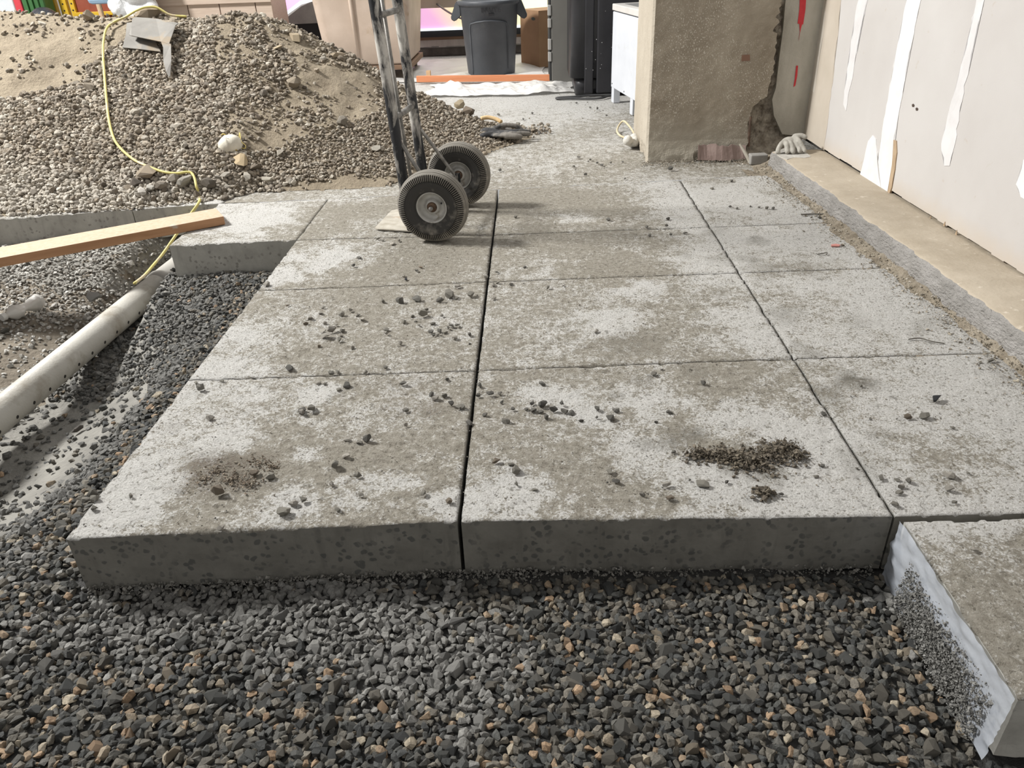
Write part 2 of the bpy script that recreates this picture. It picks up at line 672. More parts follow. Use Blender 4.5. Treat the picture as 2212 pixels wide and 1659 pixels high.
def paint(x, y):
    r = 0.30 + (fbm(x, y, 0.28, 4, 41) - 0.5) * 0.55
    r = r + sstep(0.4, 0.75, x) * 0.19 - sstep(1.19, 1.10, y) * 0.26 + sstep(-0.55, -0.95, x) * 0.06 - sstep(2.0, 2.6, y) * sstep(0.6, 0.2, x) * 0.10
    r = r + sstep(3.3, 3.7, y) * 0.06 + sstep(-0.9, -1.1, x) * 0.16 + blobs(x, y, WHITE)
    return np.stack([np.clip(r, 0, 1.2), np.clip(blobs(x, y, BROWN), 0, 1), np.clip(blobs(x, y, GREY), 0, 1)], -1)


floor_pts = []
R0 = lambda x: np.interp(x, [-.954, -.155, .696, 1.3], [1.160, 1.197, 1.191, 1.199])
R1 = lambda x: np.interp(x, [-.95, -.166, .695, 1.25], [1.800, 1.820, 1.849, 1.853])
R2 = lambda x: np.interp(x, [-.95, -.168, .69, 1.25], [2.418, 2.444, 2.469, 2.481])
R3 = lambda x: np.interp(x, [-1.46, -.951, -.158, .685, 1.3], [2.905, 2.933, 2.930, 2.949, 2.969])
R4 = lambda x: np.interp(x, [-1.44, -.968, -.157, .673, 1.25], [3.479, 3.493, 3.574, 3.643, 3.70])


def panel(x0, x1, f0, f1, d, gap, rough, parent, mats, thick=0.14, name='slab_panel', xfun=None):
    """one concrete panel: relief on the top grid, four upright sides"""
    nx = max(6, int((x1 - x0) / d)) + 1
    ym = (x0 + x1) / 2
    ny = max(6, int((float(f1(ym)) - float(f0(ym))) / d)) + 1
    xs = np.linspace(x0 + gap[0], x1 - gap[1], nx)
    X = np.tile(xs, (ny, 1))
    y0, y1 = f0(xs) + gap[2], f1(xs) - gap[3]
    t = np.linspace(0, 1, ny)[:, None]
    Y = y0[None] * (1 - t) + y1[None] * t
    relief = (fbm(X, Y, 0.05, 4, 51) - 0.5) * 0.007 + (fbm(X, Y, 0.016, 2, 61) - 0.5) * 0.008
    edge = np.minimum.reduce([X - X.min() + .002, X.max() - X + .002, (Y - y0[None]) + .002, (y1[None] - Y) + .002])
    Z = relief * rough * (0.35 + 0.65 * np.clip(edge / 0.03, 0, 1)) - 0.001 - 0.003 * np.clip(1 - edge / 0.006, 0, 1)
    chip = (fbm(X, Y, 0.03, 3, 71) > 0.6) * np.clip(1 - edge / 0.010, 0, 1) * 0.006
    Z = Z - chip
    V = np.stack([X, Y, Z], -1).reshape(-1, 3)
    I = np.arange(nx * ny).reshape(ny, nx)
    Q = np.stack([I[:-1, :-1], I[:-1, 1:], I[1:, 1:], I[1:, :-1]], -1).reshape(-1, 4)
    midx = [0] * len(Q)
    loop = list(I[0, :]) + list(I[1:, -1]) + list(I[-1, -2::-1]) + list(I[-2:0:-1, 0])
    m = len(loop)
    Vs, Qs = [V], [Q]
    prev = np.array(loop)
    base = len(V)
    rows = 5
    for k in range(1, rows + 1):
        ring = V[loop].copy()
        z = -thick * k / rows
        nrm = (fbm(ring[:, 0] * 1.0 + ring[:, 1], np.full(m, z * 3), 0.03, 3, 81) - 0.5) * 0.003 * (1 if k < rows else 2)
        ring[:, 2] = z + (0 if k < rows else 1) * (fbm(ring[:, 0], ring[:, 1], 0.03, 2, 91) - 0.5) * 0.012
        ring[:, 1] += nrm
        Vs.append(ring)
        cur = base + np.arange(m)
        base += m
        Qs.append(np.stack([prev, cur, np.roll(cur, -1), np.roll(prev, -1)], -1))
        midx += [1] * m
        prev = cur
    V2 = np.concatenate(Vs)
    Qa = np.concatenate(Qs)
    me = tri_mesh(name, V2, Qa, smooth=False, midx=midx)
    me.polygons.foreach_set('use_smooth', np.array([a == 0 for a in midx]))
    set_col(me, 'paint', paint(V2[:, 0], V2[:, 1]))
    return link_mesh(name, me, mats, parent)


# the hall's old floor beyond the new panels
def floor_piece(x0, x1, f0, f1, nx, ny):
    xs = np.linspace(x0, x1, nx)
    X = np.tile(xs, (ny, 1))
    t = np.linspace(0, 1, ny)[:, None] ** 1.6
    Y = f0(xs)[None] * (1 - t) + f1 * t
    Z = (fbm(X, Y, 0.12, 3, 15) - 0.5) * 0.006 - 0.004
    I = np.arange(nx * ny).reshape(ny, nx)
    Q = np.stack([I[:-1, :-1], I[:-1, 1:], I[1:, 1:], I[1:, :-1]], -1).reshape(-1, 4)
    return np.stack([X, Y, Z], -1).reshape(-1, 3), Q


va, qa = floor_piece(-1.436, 1.6, lambda x: R4(x) + 0.004, 12.0, 180, 220)
vb, qb = floor_piece(-7.0, -1.436, lambda x: np.full(np.shape(x), 4.2), 12.0, 60, 60)
Vf = np.concatenate([va, vb])
me = tri_mesh('floor', Vf, np.concatenate([qa, qb + len(va)]), smooth=True)
pf = paint(Vf[:, 0], Vf[:, 1])
pf[:, 0] = 0.34 + (fbm(Vf[:, 0], Vf[:, 1], 0.5, 3, 5) - 0.5) * 0.35 + sstep(4.6, 6.0, Vf[:, 1]) * 0.22
pf[:, 1] *= 0
pf[:, 2] *= 0
set_col(me, 'paint', pf)
floor = tag(link_mesh('floor', me, M_TOP), kind='structure')

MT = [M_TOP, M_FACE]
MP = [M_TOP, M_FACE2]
wide, thin = 0.004, 0.0016
cols = [(-.948, -.163), (-.163, .693), (.693, 1.34)]
rows = [(R0, R1, .0062), (R1, R2, .0075), (R2, R3, .0095), (R3, R4, .012)]
for j, (f0, f1, d) in enumerate(rows):
    for i, (x0, x1) in enumerate(cols):
        g = (0.0 if i == 0 else (wide if i == 1 else 0.0022), wide if i == 0 else (0.0022 if i == 1 else 0), 0.0 if j == 0 else thin, thin)
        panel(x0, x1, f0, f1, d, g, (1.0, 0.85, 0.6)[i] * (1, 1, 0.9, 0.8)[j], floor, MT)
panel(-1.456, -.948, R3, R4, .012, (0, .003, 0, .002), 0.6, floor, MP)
FK = lambda x: np.interp(x, [-5, -2.405, -1.44], [2.95, 3.333, 3.479])
Y42 = lambda x: np.full(np.shape(x), 4.2)
panel(-1.84, -1.44, FK, Y42, .02, (.002, .002, 0, 0), 0.6, floor, MP)
panel(-2.62, -1.84, FK, Y42, .02, (.002, .002, 0, 0), 0.6, floor, MP)
panel(-5.0, -2.62, FK, Y42, .03, (.002, .002, 0, 0), 0.6, floor, MP)
# near panel on the right, sheeted in plastic on its open side
RA = lambda x: np.full(np.shape(x), 0.772)
RB = lambda x: np.interp(x, [.70, 1.3], [1.178, 1.186])
near_panel = panel(.706, 1.36, RA, RB, .007, (0, 0, 0, .003), 0.9, floor, MP)
# slab the board's far end lies on, left of the trench
panel(-3.6, -2.72, lambda x: np.full(np.shape(x), 1.2), lambda x: np.full(np.shape(x), 2.94), .05, (0, 0, 0, 0), .5, floor, MP)

# ground under everything
M_MUD_SHADE, n_m, b_m = new_mat('mud_and_gap_shade')
v_ = coords(n_m)
at_ = n_m('ShaderNodeAttribute', attribute_name='mud')
c_ = ramp(n_m, noise(n_m, v_, 6, 8), [(0.35, (0.145, 0.138, 0.122)), (0.65, (0.24, 0.23, 0.205))])
n_m.t.links.new(mixc(n_m, at_.outputs['Fac'], (0.028, 0.027, 0.025), c_), b_m.inputs['Base Color'])  # near-black outside the mud: shade between the gravel stones painted in
b_m.inputs['Roughness'].default_value = 0.8
bump(n_m, b_m, noise(n_m, v_, 60, 5), .008)
bed, bx, by = hf_mesh('trench_bed', -4.2, 1.5, 0.2, 3.6, 0.02, bed_h, M_MUD_SHADE)
mudf = sstep(1.30, 1.45, by) * sstep(-1.22, -1.32, bx + (fbm(bx, by, .15, 3, 9) - .5) * .15)
set_col(bed.data, 'mud', np.repeat(mudf[:, None], 3, 1))
tag(bed, kind='structure')


# dirt over part of the bed, left of the pipe: colour by paint
def m_dirt():
    m, n, b = new_mat('heap_dirt')
    v = coords(n)
    f = noise(n, v, 5, 8, 0.65)
    g_ = noise(n, v, 70, 6, 0.7)
    col = ramp(n, f, [(0.35, (0.25, 0.205, 0.145)), (0.65, (0.345, 0.29, 0.21))])
    col = mixc(n, ramp(n, g_, [(0.35, 0.45), (0.6, 0.0)]), col, (0.17, 0.135, 0.095))
    n.t.links.new(col, b.inputs['Base Color'])
    b.inputs['Roughness'].default_value = 0.95
    bump(n, b, math_(n, 'ADD', g_, math_(n, 'MULTIPLY', noise(n, v, 28, 6), 1.5)), 0.012, 0.9)
    return m


M_DIRT = m_dirt()
heap, _, _ = hf_mesh('dirt_heap', -4.6, 0.1, 3.2, 6.2, 0.022, heap_h, M_DIRT)
# drop the skirt outside the foot line
bm = bmesh.new()
bm.from_mesh(heap.data)
bmesh.ops.delete(bm, geom=[v for v in bm.verts if v.co.z < -0.012 or v.co.y < float(np.interp(v.co.x, FOOT[:, 0], FOOT[:, 1])) - 0.02], context='VERTS')
bm.to_mesh(heap.data)
bm.free()
tag(heap, 'tall heap of tan dirt and gravel piled behind the trench', 'heap')

# ------------------------------------------------------------------ right wall on its kerb
WX = lambda y: 1.372 + (4.204 - y) * 0.0408
wn = Vector((-1, -0.0408, 0)).normalized()
wu = Vector((0.0408, -1, 0)).normalized()
W0 = Vector((1.372, 4.204, 0))


def on_wall(px, py, off=0.0):
    v = ray(px, py)
    o = Vector((0, 0, EYE))
    t = (W0 - o).dot(wn) / v.dot(wn)
    return o + v * t + wn * off


def m_wall():
    m, n, b = new_mat('drywall')
    v = coords(n)
    big = noise(n, v, 1.6, 4)
    col = ramp(n, big, [(0.35, (0.475, 0.45, 0.43)), (0.65, (0.525, 0.505, 0.487))])
    dots = ramp(n, noise(n, v, 26, 3, 0.5), [(0.70, 0.0), (0.74, 0.35)])
    col = mixc(n, dots, col, (0.42, 0.36, 0.29))
    sx = n('ShaderNodeSeparateXYZ', {'Vector': v})
    low = ramp(n, math_(n, 'ADD', sx.outputs[2], math_(n, 'MULTIPLY', noise(n, v, 20, 5), 0.06)), [(0.10, 0.55), (0.19, 0.0)])
    col = mixc(n, low, col, (0.50, 0.41, 0.30))
    n.t.links.new(col, b.inputs['Base Color'])
    b.inputs['Roughness'].default_value = 0.85
    bump(n, b, noise(n, v, 300, 3), 0.0006, 0.5)
    return m


M_WALL = m_wall()
bm = bmesh.new()
for y0, y1 in ((0.1, 4.19),):
    n_ = 60
    for k in range(n_):
        a0, a1 = y0 + (y1 - y0) * k / n_, y0 + (y1 - y0) * (k + 1) / n_
        z0 = 0.088 + 0.006 * random.random()
        prism(bm, [(WX(a0), a0, z0), (WX(a1), a1, z0), (WX(a1), a1, 2.6), (WX(a0), a0, 2.6)], (0.013, 0, 0))
wall = tag(obj('wall_right', bm, M_WALL), kind='structure')
bm = bmesh.new()
prism(bm, [(WX(0.1) + .03, 0.1, 0.06), (WX(4.19) + .03, 4.19, 0.06), (WX(4.19) + .03, 4.19, 2.6), (WX(0.1) + .03, 0.1, 2.6)], (0.06, 0, 0))
obj('gap_shade_backing', bm, surf('dark_void', (0.03, 0.028, 0.025)), wall)  # dark sheet added behind the board so its bottom gap looks shaded

M_JC = surf('joint_compound', (0.68, 0.67, 0.66), (0.74, 0.73, 0.725), 14, 5, rough=0.8, bd=0.001, bs=60)
M_JC2 = surf('thin_compound', (0.60, 0.585, 0.58), (0.67, 0.66, 0.66), 10, 6, rough=0.8, bd=0.0008, bs=60)
M_TAN = surf('bare_paper_face', (0.45, 0.395, 0.325), (0.50, 0.445, 0.375), 5, 5, rough=0.85)
M_TORN = surf('torn_paper', (0.36, 0.26, 0.165), (0.44, 0.33, 0.22), 20, 4, rough=0.9)


def wall_patch(name, pix, mat, th=0.0015, jag=1.2, label=None):
    pts = []
    m = len(pix)
    for i in range(m):
        a, b_ = Vector(pix[i]), Vector(pix[(i + 1) % m])
        k = max(1, int((b_ - a).length / 14))
        for j in range(k):
            q = a.lerp(b_, j / k)
            jj = jag if 0 < j else 0
            pts.append(on_wall(q.x + random.uniform(-jj, jj), q.y + random.uniform(-jj, jj)))
    bm = bmesh.new()
    vs = [bm.verts.new(p + wn * th) for p in pts]
    f = bm.faces.new(vs)
    bv = [bm.verts.new(p - wn * 0.004) for p in pts]
    for i in range(len(vs)):
        bm.faces.new((vs[i], bv[i], bv[(i + 1) % len(vs)], vs[(i + 1) % len(vs)]))
    bmesh.ops.triangulate(bm, faces=[f])
    o = obj(name, bm, mat, wall)
    if label:
        o['label'] = label
    return o


wall_patch('bare_panel', [(1741, -120), (1722, 285), (1780, 325), (1790, 250), (1805, 120), (1815, 20), (1826, -120)], M_TAN, 0.0008, 1.5, 'tan unpainted end of the wall board by the pillar')
wall_patch('compound_strip', [(1772, -120), (1765, 60), (1757, 150), (1753, 195), (1759, 200), (1766, 150), (1780, 60), (1792, -120)], surf('old_compound', (0.52, 0.47, 0.40), (0.57, 0.53, 0.465), 9, 5), 0.0012, 2)
wall_patch('compound_strip', [(1868, -120), (1855, 0), (1838, 100), (1828, 180), (1822, 225), (1828, 240), (1842, 170), (1858, 70), (1875, 0), (1893, -120)], M_JC2, 0.0015, 2)
wall_patch('compound_strip', [(1984, -120), (1960, 0), (1937, 110), (1915, 230), (1900, 330), (1893, 380), (1888, 410), (1903, 419), (1918, 422), (1928, 360), (1930, 310), (1945, 230), (1962, 130), (1990, 0), (2012, -120)], M_JC, 0.0018, 1.2)
wall_patch('compound_strip', [(2128, -120), (2110, 0), (2086, 110), (2066, 190), (2048, 250), (2034, 310), (2040, 358), (2052, 358), (2064, 310), (2075, 230), (2097, 130), (2127, 0), (2150, -120)], M_JC2, 0.0015, 2)
wall_patch('compound_patch', [(1886, 292), (1876, 305), (1870, 330), (1862, 365), (1858, 380), (1905, 412), (1898, 370), (1897, 330), (1893, 300)], M_JC, 0.0022, 2)
wall_patch('compound_patch', [(2212, 345), (2203, 380), (2196, 398), (2206, 425), (2260, 460), (2260, 330)], M_JC, 0.0022, 2)
wall_patch('torn_strip', [(1932, 302), (1938, 304), (1939, 330), (1935, 365), (1928, 405), (1921, 424), (1918, 420), (1924, 390), (1930, 340)], M_TORN, 0.004, 0.8, 'strip of torn brown paper')
M_HOLE = surf('hole_dark', (0.06, 0.04, 0.03))
for q in ((1973, 228), (1981, 236)):
    wall_patch('screw_hole', [(q[0] - 3, q[1] - 2), (q[0], q[1] - 4), (q[0] + 3, q[1] - 1), (q[0] + 2, q[1] + 3), (q[0] - 2, q[1] + 3)], M_HOLE, 0.001, 0)
for q, h_ in (((2040, 488), 14), ((2066, 508), 16), ((2072, 523), 12), ((2115, 556), 10), ((2150, 580), 12), ((2168, 590), 16), ((2174, 596), 20), ((2008, 480), 24), ((2185, 602), 12)):
    base = on_wall(q[0], q[1])
    bm = bmesh.new()
    sz = h_ * 0.0011
    prism(bm, [base - wu * 0.006, base + wu * 0.006, base + wu * random.uniform(-.004, .002) + Vector((0, 0, sz))], wn * (0.001 + 0.003 * random.random()))
    obj('paper_shred', bm, M_TORN, wall)

# kerb
M_KF = surf('kerb_face', (0.30, 0.285, 0.265), (0.43, 0.41, 0.39), 14, 8, 0.35, 0.65, 0.9, bd=0.022, bs=75, stretch=(1, 0.7, 1.4))
M_KT = surf('kerb_top', (0.36, 0.305, 0.23), (0.46, 0.40, 0.315), 6, 7, 0.35, 0.65, 0.85, bd=0.002, bs=60, c3=(0.56, 0.50, 0.41), s3=30, t3=(0.62, 0.70))
KX = lambda y: np.interp(y, [0.0, 1.8, 2.4, 2.8, 3.3, 3.77], [1.345, 1.256, 1.230, 1.205, 1.179, 1.156])
n_y, prof = 260, []
ys = np.linspace(0.1, 3.80, n_y)
prof = [(-0.014, -0.02), (-0.012, 0.0), (-0.010, 0.015), (-0.008, 0.03), (-0.006, 0.045), (-0.003, 0.06), (0.0, 0.072), (0.004, 0.078), (0.012, 0.081), (0.06, 0.083), (0.12, 0.082), (0.20, 0.082), (0.24, 0.081)]
V, midx = [], []
for y in ys:
    for i, (dx, z) in enumerate(prof):
        j = (float(fbm(y, z * 2.0, 0.022, 3, 17)) - .5) * 0.012 + (float(fbm(y, z, 0.12, 2, 18)) - .5) * 0.012
        if i > 7:
            V.append((min(float(KX(y)) + dx, float(WX(y)) + 0.02), y, z + (0 if i > 8 else j * .4)))
        else:
            V.append((float(KX(y)) + dx + j * (1 if i > 0 else 0), y, z + (j * .5 if i > 5 else 0)))
m_ = len(prof)
I = np.arange(n_y * m_).reshape(n_y, m_)
Q = np.stack([I[:-1, :-1], I[:-1, 1:], I[1:, 1:], I[1:, :-1]], -1)
midx = np.tile((np.arange(m_ - 1) >= 7).astype(int), n_y - 1)
Qe = np.array([[I[-1, 0], I[-1, k], I[-1, k + 1], I[-1, k + 1]] for k in range(1, m_ - 1)])
me = tri_mesh('trim_1', V, Q.reshape(-1, 4), smooth=True, midx=midx)
kerb = tag(link_mesh('trim_1', me, [M_KF, M_KT]), kind='structure')
bm = bmesh.new()
prism(bm, [V[I[-1, k]] for k in range(m_)], (0, 0.004, 0))
obj('kerb_end', bm, M_KF, kerb)


bm = bmesh.new()
sm = [G(px, py, 0.0835) for px, py in ((1673, 327), (1700, 318), (1722, 318), (1740, 328), (1752, 338), (1738, 341), (1715, 340), (1700, 344), (1684, 338))]
prism(bm, sm, (0, 0, -0.004))
o = obj('mortar_smear', bm, surf('mortar_pale', (0.42, 0.40, 0.36), (0.54, 0.52, 0.48), 24, 6, bd=.004, bs=60), kerb)
o['label'] = 'pale mortar smear on the far end of the kerb top'


# pillar
def m_pillar(name, a, b_, spk, top):
    m, n, b = new_mat(name)
    v = coords(n)
    sx = n('ShaderNodeSeparateXYZ', {'Vector': v})
    col = ramp(n, noise(n, coords(n, (1, 1, 0.45)), 5, 7, 0.62), [(0.33, a), (0.67, b_)])
    if spk:
        sp = noise(n, coords(n, (1, 1, 0.6)), 210, 4, 0.6)
        reg = ramp(n, noise(n, v, 3.2, 4), [(0.38, 0.0), (0.62, 1.0)])
        col = mixc(n, math_(n, 'MULTIPLY', ramp(n, sp, [(0.575, 0.0), (0.63, 0.85)]), reg), col, (0.68, 0.64, 0.56))
        low = ramp(n, math_(n, 'ADD', sx.outputs[2], math_(n, 'MULTIPLY', noise(n, v, 7, 5), 0.16)), [(0.10, 1.0), (0.34, 0.0)])
        col = mixc(n, math_(n, 'MULTIPLY', low, 0.75), col, (0.42, 0.39, 0.325))
    n.t.links.new(col, b.inputs['Base Color'])
    b.inputs['Roughness'].default_value = 0.85
    bump(n, b, math_(n, 'ADD', noise(n, v, 24, 8, 0.65), math_(n, 'MULTIPLY', noise(n, v, 130, 4), 0.5)), 0.006, 0.8)
    return m


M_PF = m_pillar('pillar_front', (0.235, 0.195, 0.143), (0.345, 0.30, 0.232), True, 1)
M_PS = m_pillar('pillar_lit_side', (0.40, 0.35, 0.28), (0.50, 0.45, 0.37), False, 1)  # paler than the front: light on left face and chamfer painted in
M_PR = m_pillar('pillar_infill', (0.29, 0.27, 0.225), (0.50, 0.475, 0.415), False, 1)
M_RUB = surf('broken_concrete', (0.17, 0.14, 0.105), (0.43, 0.385, 0.315), 26, 8, 0.36, 0.62, 0.9, bd=0.02, bs=50)
PY = 4.0
bpix = [(1690, -260), (1687, 0), (1685, 26), (1676, 38), (1683, 49), (1668, 66), (1679, 75), (1677, 95), (1675, 116), (1671, 156), (1663, 179), (1659, 206), (1648, 214), (1630, 226), (1622, 240), (1617, 260), (1616, 306), (1610, 316), (1607, 345)]
bz = [(atY(px, py, PY).x, atY(px, py, PY).z) for px, py in bpix]
bz[-1] = (bz[-1][0], -0.01)
bz[0] = (bz[0][0], 2.6)
zs = np.concatenate([np.linspace(-0.01, 0.9, 92), np.linspace(0.95, 2.6, 16)])
zr = np.array([q[1] for q in bz])[::-1]
xr = np.array([q[0] for q in bz])[::-1]
XR = np.interp(zs, zr, xr) + np.array([random.uniform(-.006, .006) for _ in zs])
nx = 70
V = []
for z, xe in zip(zs, XR):
    xs = np.linspace(0.588, xe, nx)
    for x in xs:
        r_ = (float(fbm(x, z, 0.06, 3, 77)) - .5) * 0.006
        foot = max(0.0, 0.10 - z) * (0.35 + 0.6 * float(fbm(x, z, 0.05, 3, 78)))
        dig = 0.02 * float(sstep(0.05, 0.0, z)) * (1 if 0.82 < x < 1.05 else 0)
        V.append((x, PY + r_ - foot * 0.22 + dig, z))
I = np.arange(len(V)).reshape(len(zs), nx)
Q = np.stack([I[:-1, :-1], I[:-1, 1:], I[1:, 1:], I[1:, :-1]], -1).reshape(-1, 4)
nV = len(V)
V += [(x_, PY + 0.10, z) for z, x_ in zip(zs, XR + 0.02)]
rimI = nV + np.arange(len(zs))
Q2 = np.stack([I[:-1, -1], rimI[:-1], rimI[1:], I[1:, -1]], -1)
nV2 = len(V)
V += [(0.577, PY + 0.011, z) for z in zs]
ch = nV2 + np.arange(len(zs))
Q3 = np.stack([ch[:-1], I[:-1, 0], I[1:, 0], ch[1:]], -1)
ns = 24
nV3 = len(V)
for z in zs:
    for k in range(ns):
        y = PY + 0.011 + (0.42 - 0.011) * k / (ns - 1)
        er = max(0, 0.075 - z) * 0.5 * float(fbm(y, z, 0.05, 3, 79)) if 0 < k else 0
        V.append((0.577 - 0.014 * k / (ns - 1) + er + (float(fbm(y, z, 0.05, 3, 80)) - .5) * 0.003 * (k > 0), y, z))
S = nV3 + np.arange(len(zs) * ns).reshape(len(zs), ns)
Q4 = np.stack([S[:-1, 1:], S[:-1, :-1], S[1:, :-1], S[1:, 1:]], -1).reshape(-1, 4)
midx = [0] * len(Q) + [2] * len(Q2) + [1] * len(Q3) + [1] * len(Q4)
me = tri_mesh('concrete_pillar', V, np.concatenate([Q, Q2, Q3, Q4]), smooth=False, midx=midx)
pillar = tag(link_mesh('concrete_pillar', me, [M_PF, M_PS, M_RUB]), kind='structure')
# broken core and the smooth infill beside the drywall
nx, nz = 44, 60
V = []
for z in np.linspace(-0.01, 0.75, nz):
    for x in np.linspace(0.98, 1.37, nx):
        V.append((x, PY + 0.075 + (float(fbm(x, z, 0.06, 4, 87)) - .5) * 0.07 - 0.06 * float(sstep(.12, 0, z)), z))
I = np.arange(len(V)).reshape(nz, nx)
me = tri_mesh('broken_core', V, np.stack([I[:-1, :-1], I[:-1, 1:], I[1:, 1:], I[1:, :-1]], -1).reshape(-1, 4))
o = link_mesh('broken_core', me, M_RUB, pillar)
o['label'] = 'broken brown concrete core with exposed steel'
ip = [(1700, -260), (1697, 0), (1692, 60), (1684, 120), (1680, 155), (1676, 190), (1668, 215), (1672, 250), (1690, 290)]
pts = [atY(px, py, PY + 0.045) for px, py in ip]
pts[0].z = 2.6
pts += [Vector((1.385, PY + .045, 0.09)), Vector((1.385, PY + .045, 2.6))]
bm = bmesh.new()
prism(bm, pts, (0, 0.09, 0))
obj('infill', bm, M_PR, pillar)
bm = B(((1.0, PY + 0.13, -.01), (1.40, PY + 0.42, 2.6)))
obj('pillar_core', bm, M_PR, pillar)
M_RED = surf('red_paint', (0.50, 0.012, 0.022), (0.62, 0.03, 0.04), 30, 5, rough=0.5)


def facing_patch(name, pix, Y, mat, parent, th=0.002, label=None):
    bm = bmesh.new()
    prism(bm, [atY(px, py, Y) for px, py in pix], (0, th, 0))
    o = obj(name, bm, mat, parent)
    if label:
        o['label'] = label
    return o


facing_patch('paint_mark', [(1730, -60), (1727, 20), (1723, 51), (1735, 53), (1740, 20), (1745, -60)], PY + .042, M_RED, pillar, label='red paint mark')
facing_patch('paint_mark', [(1727, 52), (1728, 70), (1725, 88), (1730, 62), (1733, 52)], PY + .042, M_RED, pillar)
facing_patch('paint_mark', [(1720, 142), (1717, 170), (1714, 188), (1718, 185), (1722, 165), (1724, 142)], PY + .042, M_RED, pillar, label='small red paint mark low on the pillar')
facing_patch('brick_chip', [(1603, 119), (1620, 118), (1620, 131), (1602, 132)], PY - .004, surf('chip_red', (0.17, 0.085, 0.055), (0.21, 0.12, 0.08)), pillar, 0.003, 'small reddish brick chip set in the face')
bm = tube(bmesh.new(), [atY(1622, 252, PY + .0), atY(1619, 280, PY - .004), atY(1617, 316, PY + .004)], 0.0065, 8)
obj('rebar', bm, surf('rust', (0.07, 0.045, 0.03), (0.16, 0.10, 0.07), 40, 5, bd=0.004, bs=120), pillar)


# ------------------------------------------------------------------ GRAVEL of the bed (dark crushed stone)
def bed_colours(x, y):
    n = len(x)
    col = np.zeros((n, 3))
    u = rng.random(n)
    dark = np.array([(0.083, 0.084, 0.078), (0.112, 0.108, 0.096), (0.066, 0.068, 0.066), (0.14, 0.129, 0.108), (0.18, 0.163, 0.134)])
    col[:] = dark[rng.integers(0, 5, n)]
    tan = np.array([(0.31, 0.255, 0.185), (0.33, 0.245, 0.165), (0.40, 0.345, 0.26), (0.36, 0.25, 0.16)])
    kind = np.zeros(n, int)
    it = u < 0.125
    far = (x < -1.16) & (y > 1.35) & (rng.random(n) < .75)
    col[it] = tan[rng.integers(0, 4, it.sum())]
    kind[it] = 1
    m = blobs_w(x, y, MORTAR)
    im = (rng.random(n) < m) | far
    col[im] = np.where(far[im], 0.75, 1.0)[:, None] * np.array((0.225, 0.22, 0.205)) * rng.uniform(0.8, 1.15, (im.sum(), 1))
    kind[im] = 2
    dust = sstep(2.0, 2.6, y)[:, None] * 0.10
    col = col * (1 - dust) + np.array((0.15, 0.145, 0.13)) * dust
    return col * rng.uniform(0.85, 1.15, (n, 1)), kind


MORTAR = [(-0.75, 1.10, .17, 1.1), (-0.5, 1.10, .2, 1.1), (-0.25, 1.08, .2, 1.0), (-0.12, .98, .14, .9), (-0.2, .90, .09, .6), (-0.12, .82, .05, .9), (-0.11, .74, .045, .9), (-0.13, .69, .04, .9), (-0.95, 1.05, .12, .7), (-1.15, 1.25, .14, .5), (.68, 1.12, .06, .8), (.69, .95, .05, .8), (-1.3, 1.45, .12, .4)]


def blobs_w(x, y, lst):
    out = np.zeros(np.shape(x))
    wx = (fbm(x, y, 0.08, 3, 5) - .5)
    for bx_, by_, r, a in lst:
        d = np.hypot(x - bx_ + wx * r * 1.5, y - by_ + wx * r)
        out += a * np.clip(1 - (d / r) ** 2, 0, 1)
    return np.clip(out, 0, 1)


xs, ys, zs, sz, lay = [], [], [], [], []
zones = [(-1.75, .76, 0.45, 1.19), (-2.1, -.955, 1.19, 2.93), (-1.70, -1.46, 2.93, 3.42)]
for li, (d, dz, s0) in enumerate(((0.0135, -0.006, 0.0235), (0.0140, 0.004, 0.0245))):
    for zx in zones:
        x, y = jitter_grid(zx[0], zx[1], zx[2], zx[3], d)
        dl = np.clip(-0.95 - x, 0, 5)
        keep = np.ones(len(x), bool)
        # thin out where the mud shows between the bank and the pipe
        bank_edge = 0.30 + 0.16 * sstep(2.0, 2.7, y) + (fbm(x, y, 0.12, 3, 9) - .5) * 0.2
        mud = (y > 1.32) & (dl > bank_edge)
        dens = np.where(mud, np.where(y > 2.25, 0.75, 0.14), 1.0)
        dens = np.where((x < -1.72), 0.0, dens)
        keep &= rng.random(len(x)) < dens
        keep &= ~((x > -.96) & (x < .70) & (y > 1.185))
        keep &= ~((x > -.955) & (x < -.15) & (y > 1.155 + (x + .955) * .045))
        keep &= ~((x > .70) & (y > .775))
        x, y = x[keep], y[keep]
        s = s0 * np.exp(rng.normal(0, 0.24, len(x)))
        xs.append(x); ys.append(y); sz.append(s)
        zs.append(bed_h(x, y) + dz + rng.uniform(-.004, .004, len(x)))
        lay.append(np.full(len(x), li))
# a few big flat ones
x, y, z, s, lay = map(np.concatenate, (xs, ys, zs, sz, lay))
col, kind = bed_colours(x, y)
P = np.stack([x, y, z], -1)
R = rand_rot(len(x), 0.42)
v = P - np.array([0, 0, EYE])
dist = np.linalg.norm(v, axis=1)
fwd = np.array(fw)
fwd = fwd / np.linalg.norm(fwd)
cz = v @ fwd
sx_ = (v @ np.array(rt)) / cz * FPX
sy_ = (v @ np.array(up)) / cz * FPX
inview = (np.abs(sx_) < 1095) & (np.abs(sy_) < 815)
score = s / dist * (lay == 1) * inview
pick = np.argsort(-score)[:300]
mask = np.ones(len(x), bool)
mask[pick] = False
o = stuff_mesh('gravel', ANG, P[mask], R[mask], s[mask], col[mask])
tag(o, 'bed of dark crushed gravel in front of and beside the new slab', 'gravel', kind='stuff')
CL = {0: [(0.083, 0.084, 0.078), (0.112, 0.108, 0.096), (0.068, 0.070, 0.068), (0.15, 0.138, 0.115)], 1: [(0.31, 0.255, 0.185), (0.36, 0.25, 0.16), (0.26, 0.22, 0.165)], 2: [(0.25, 0.245, 0.23)]}
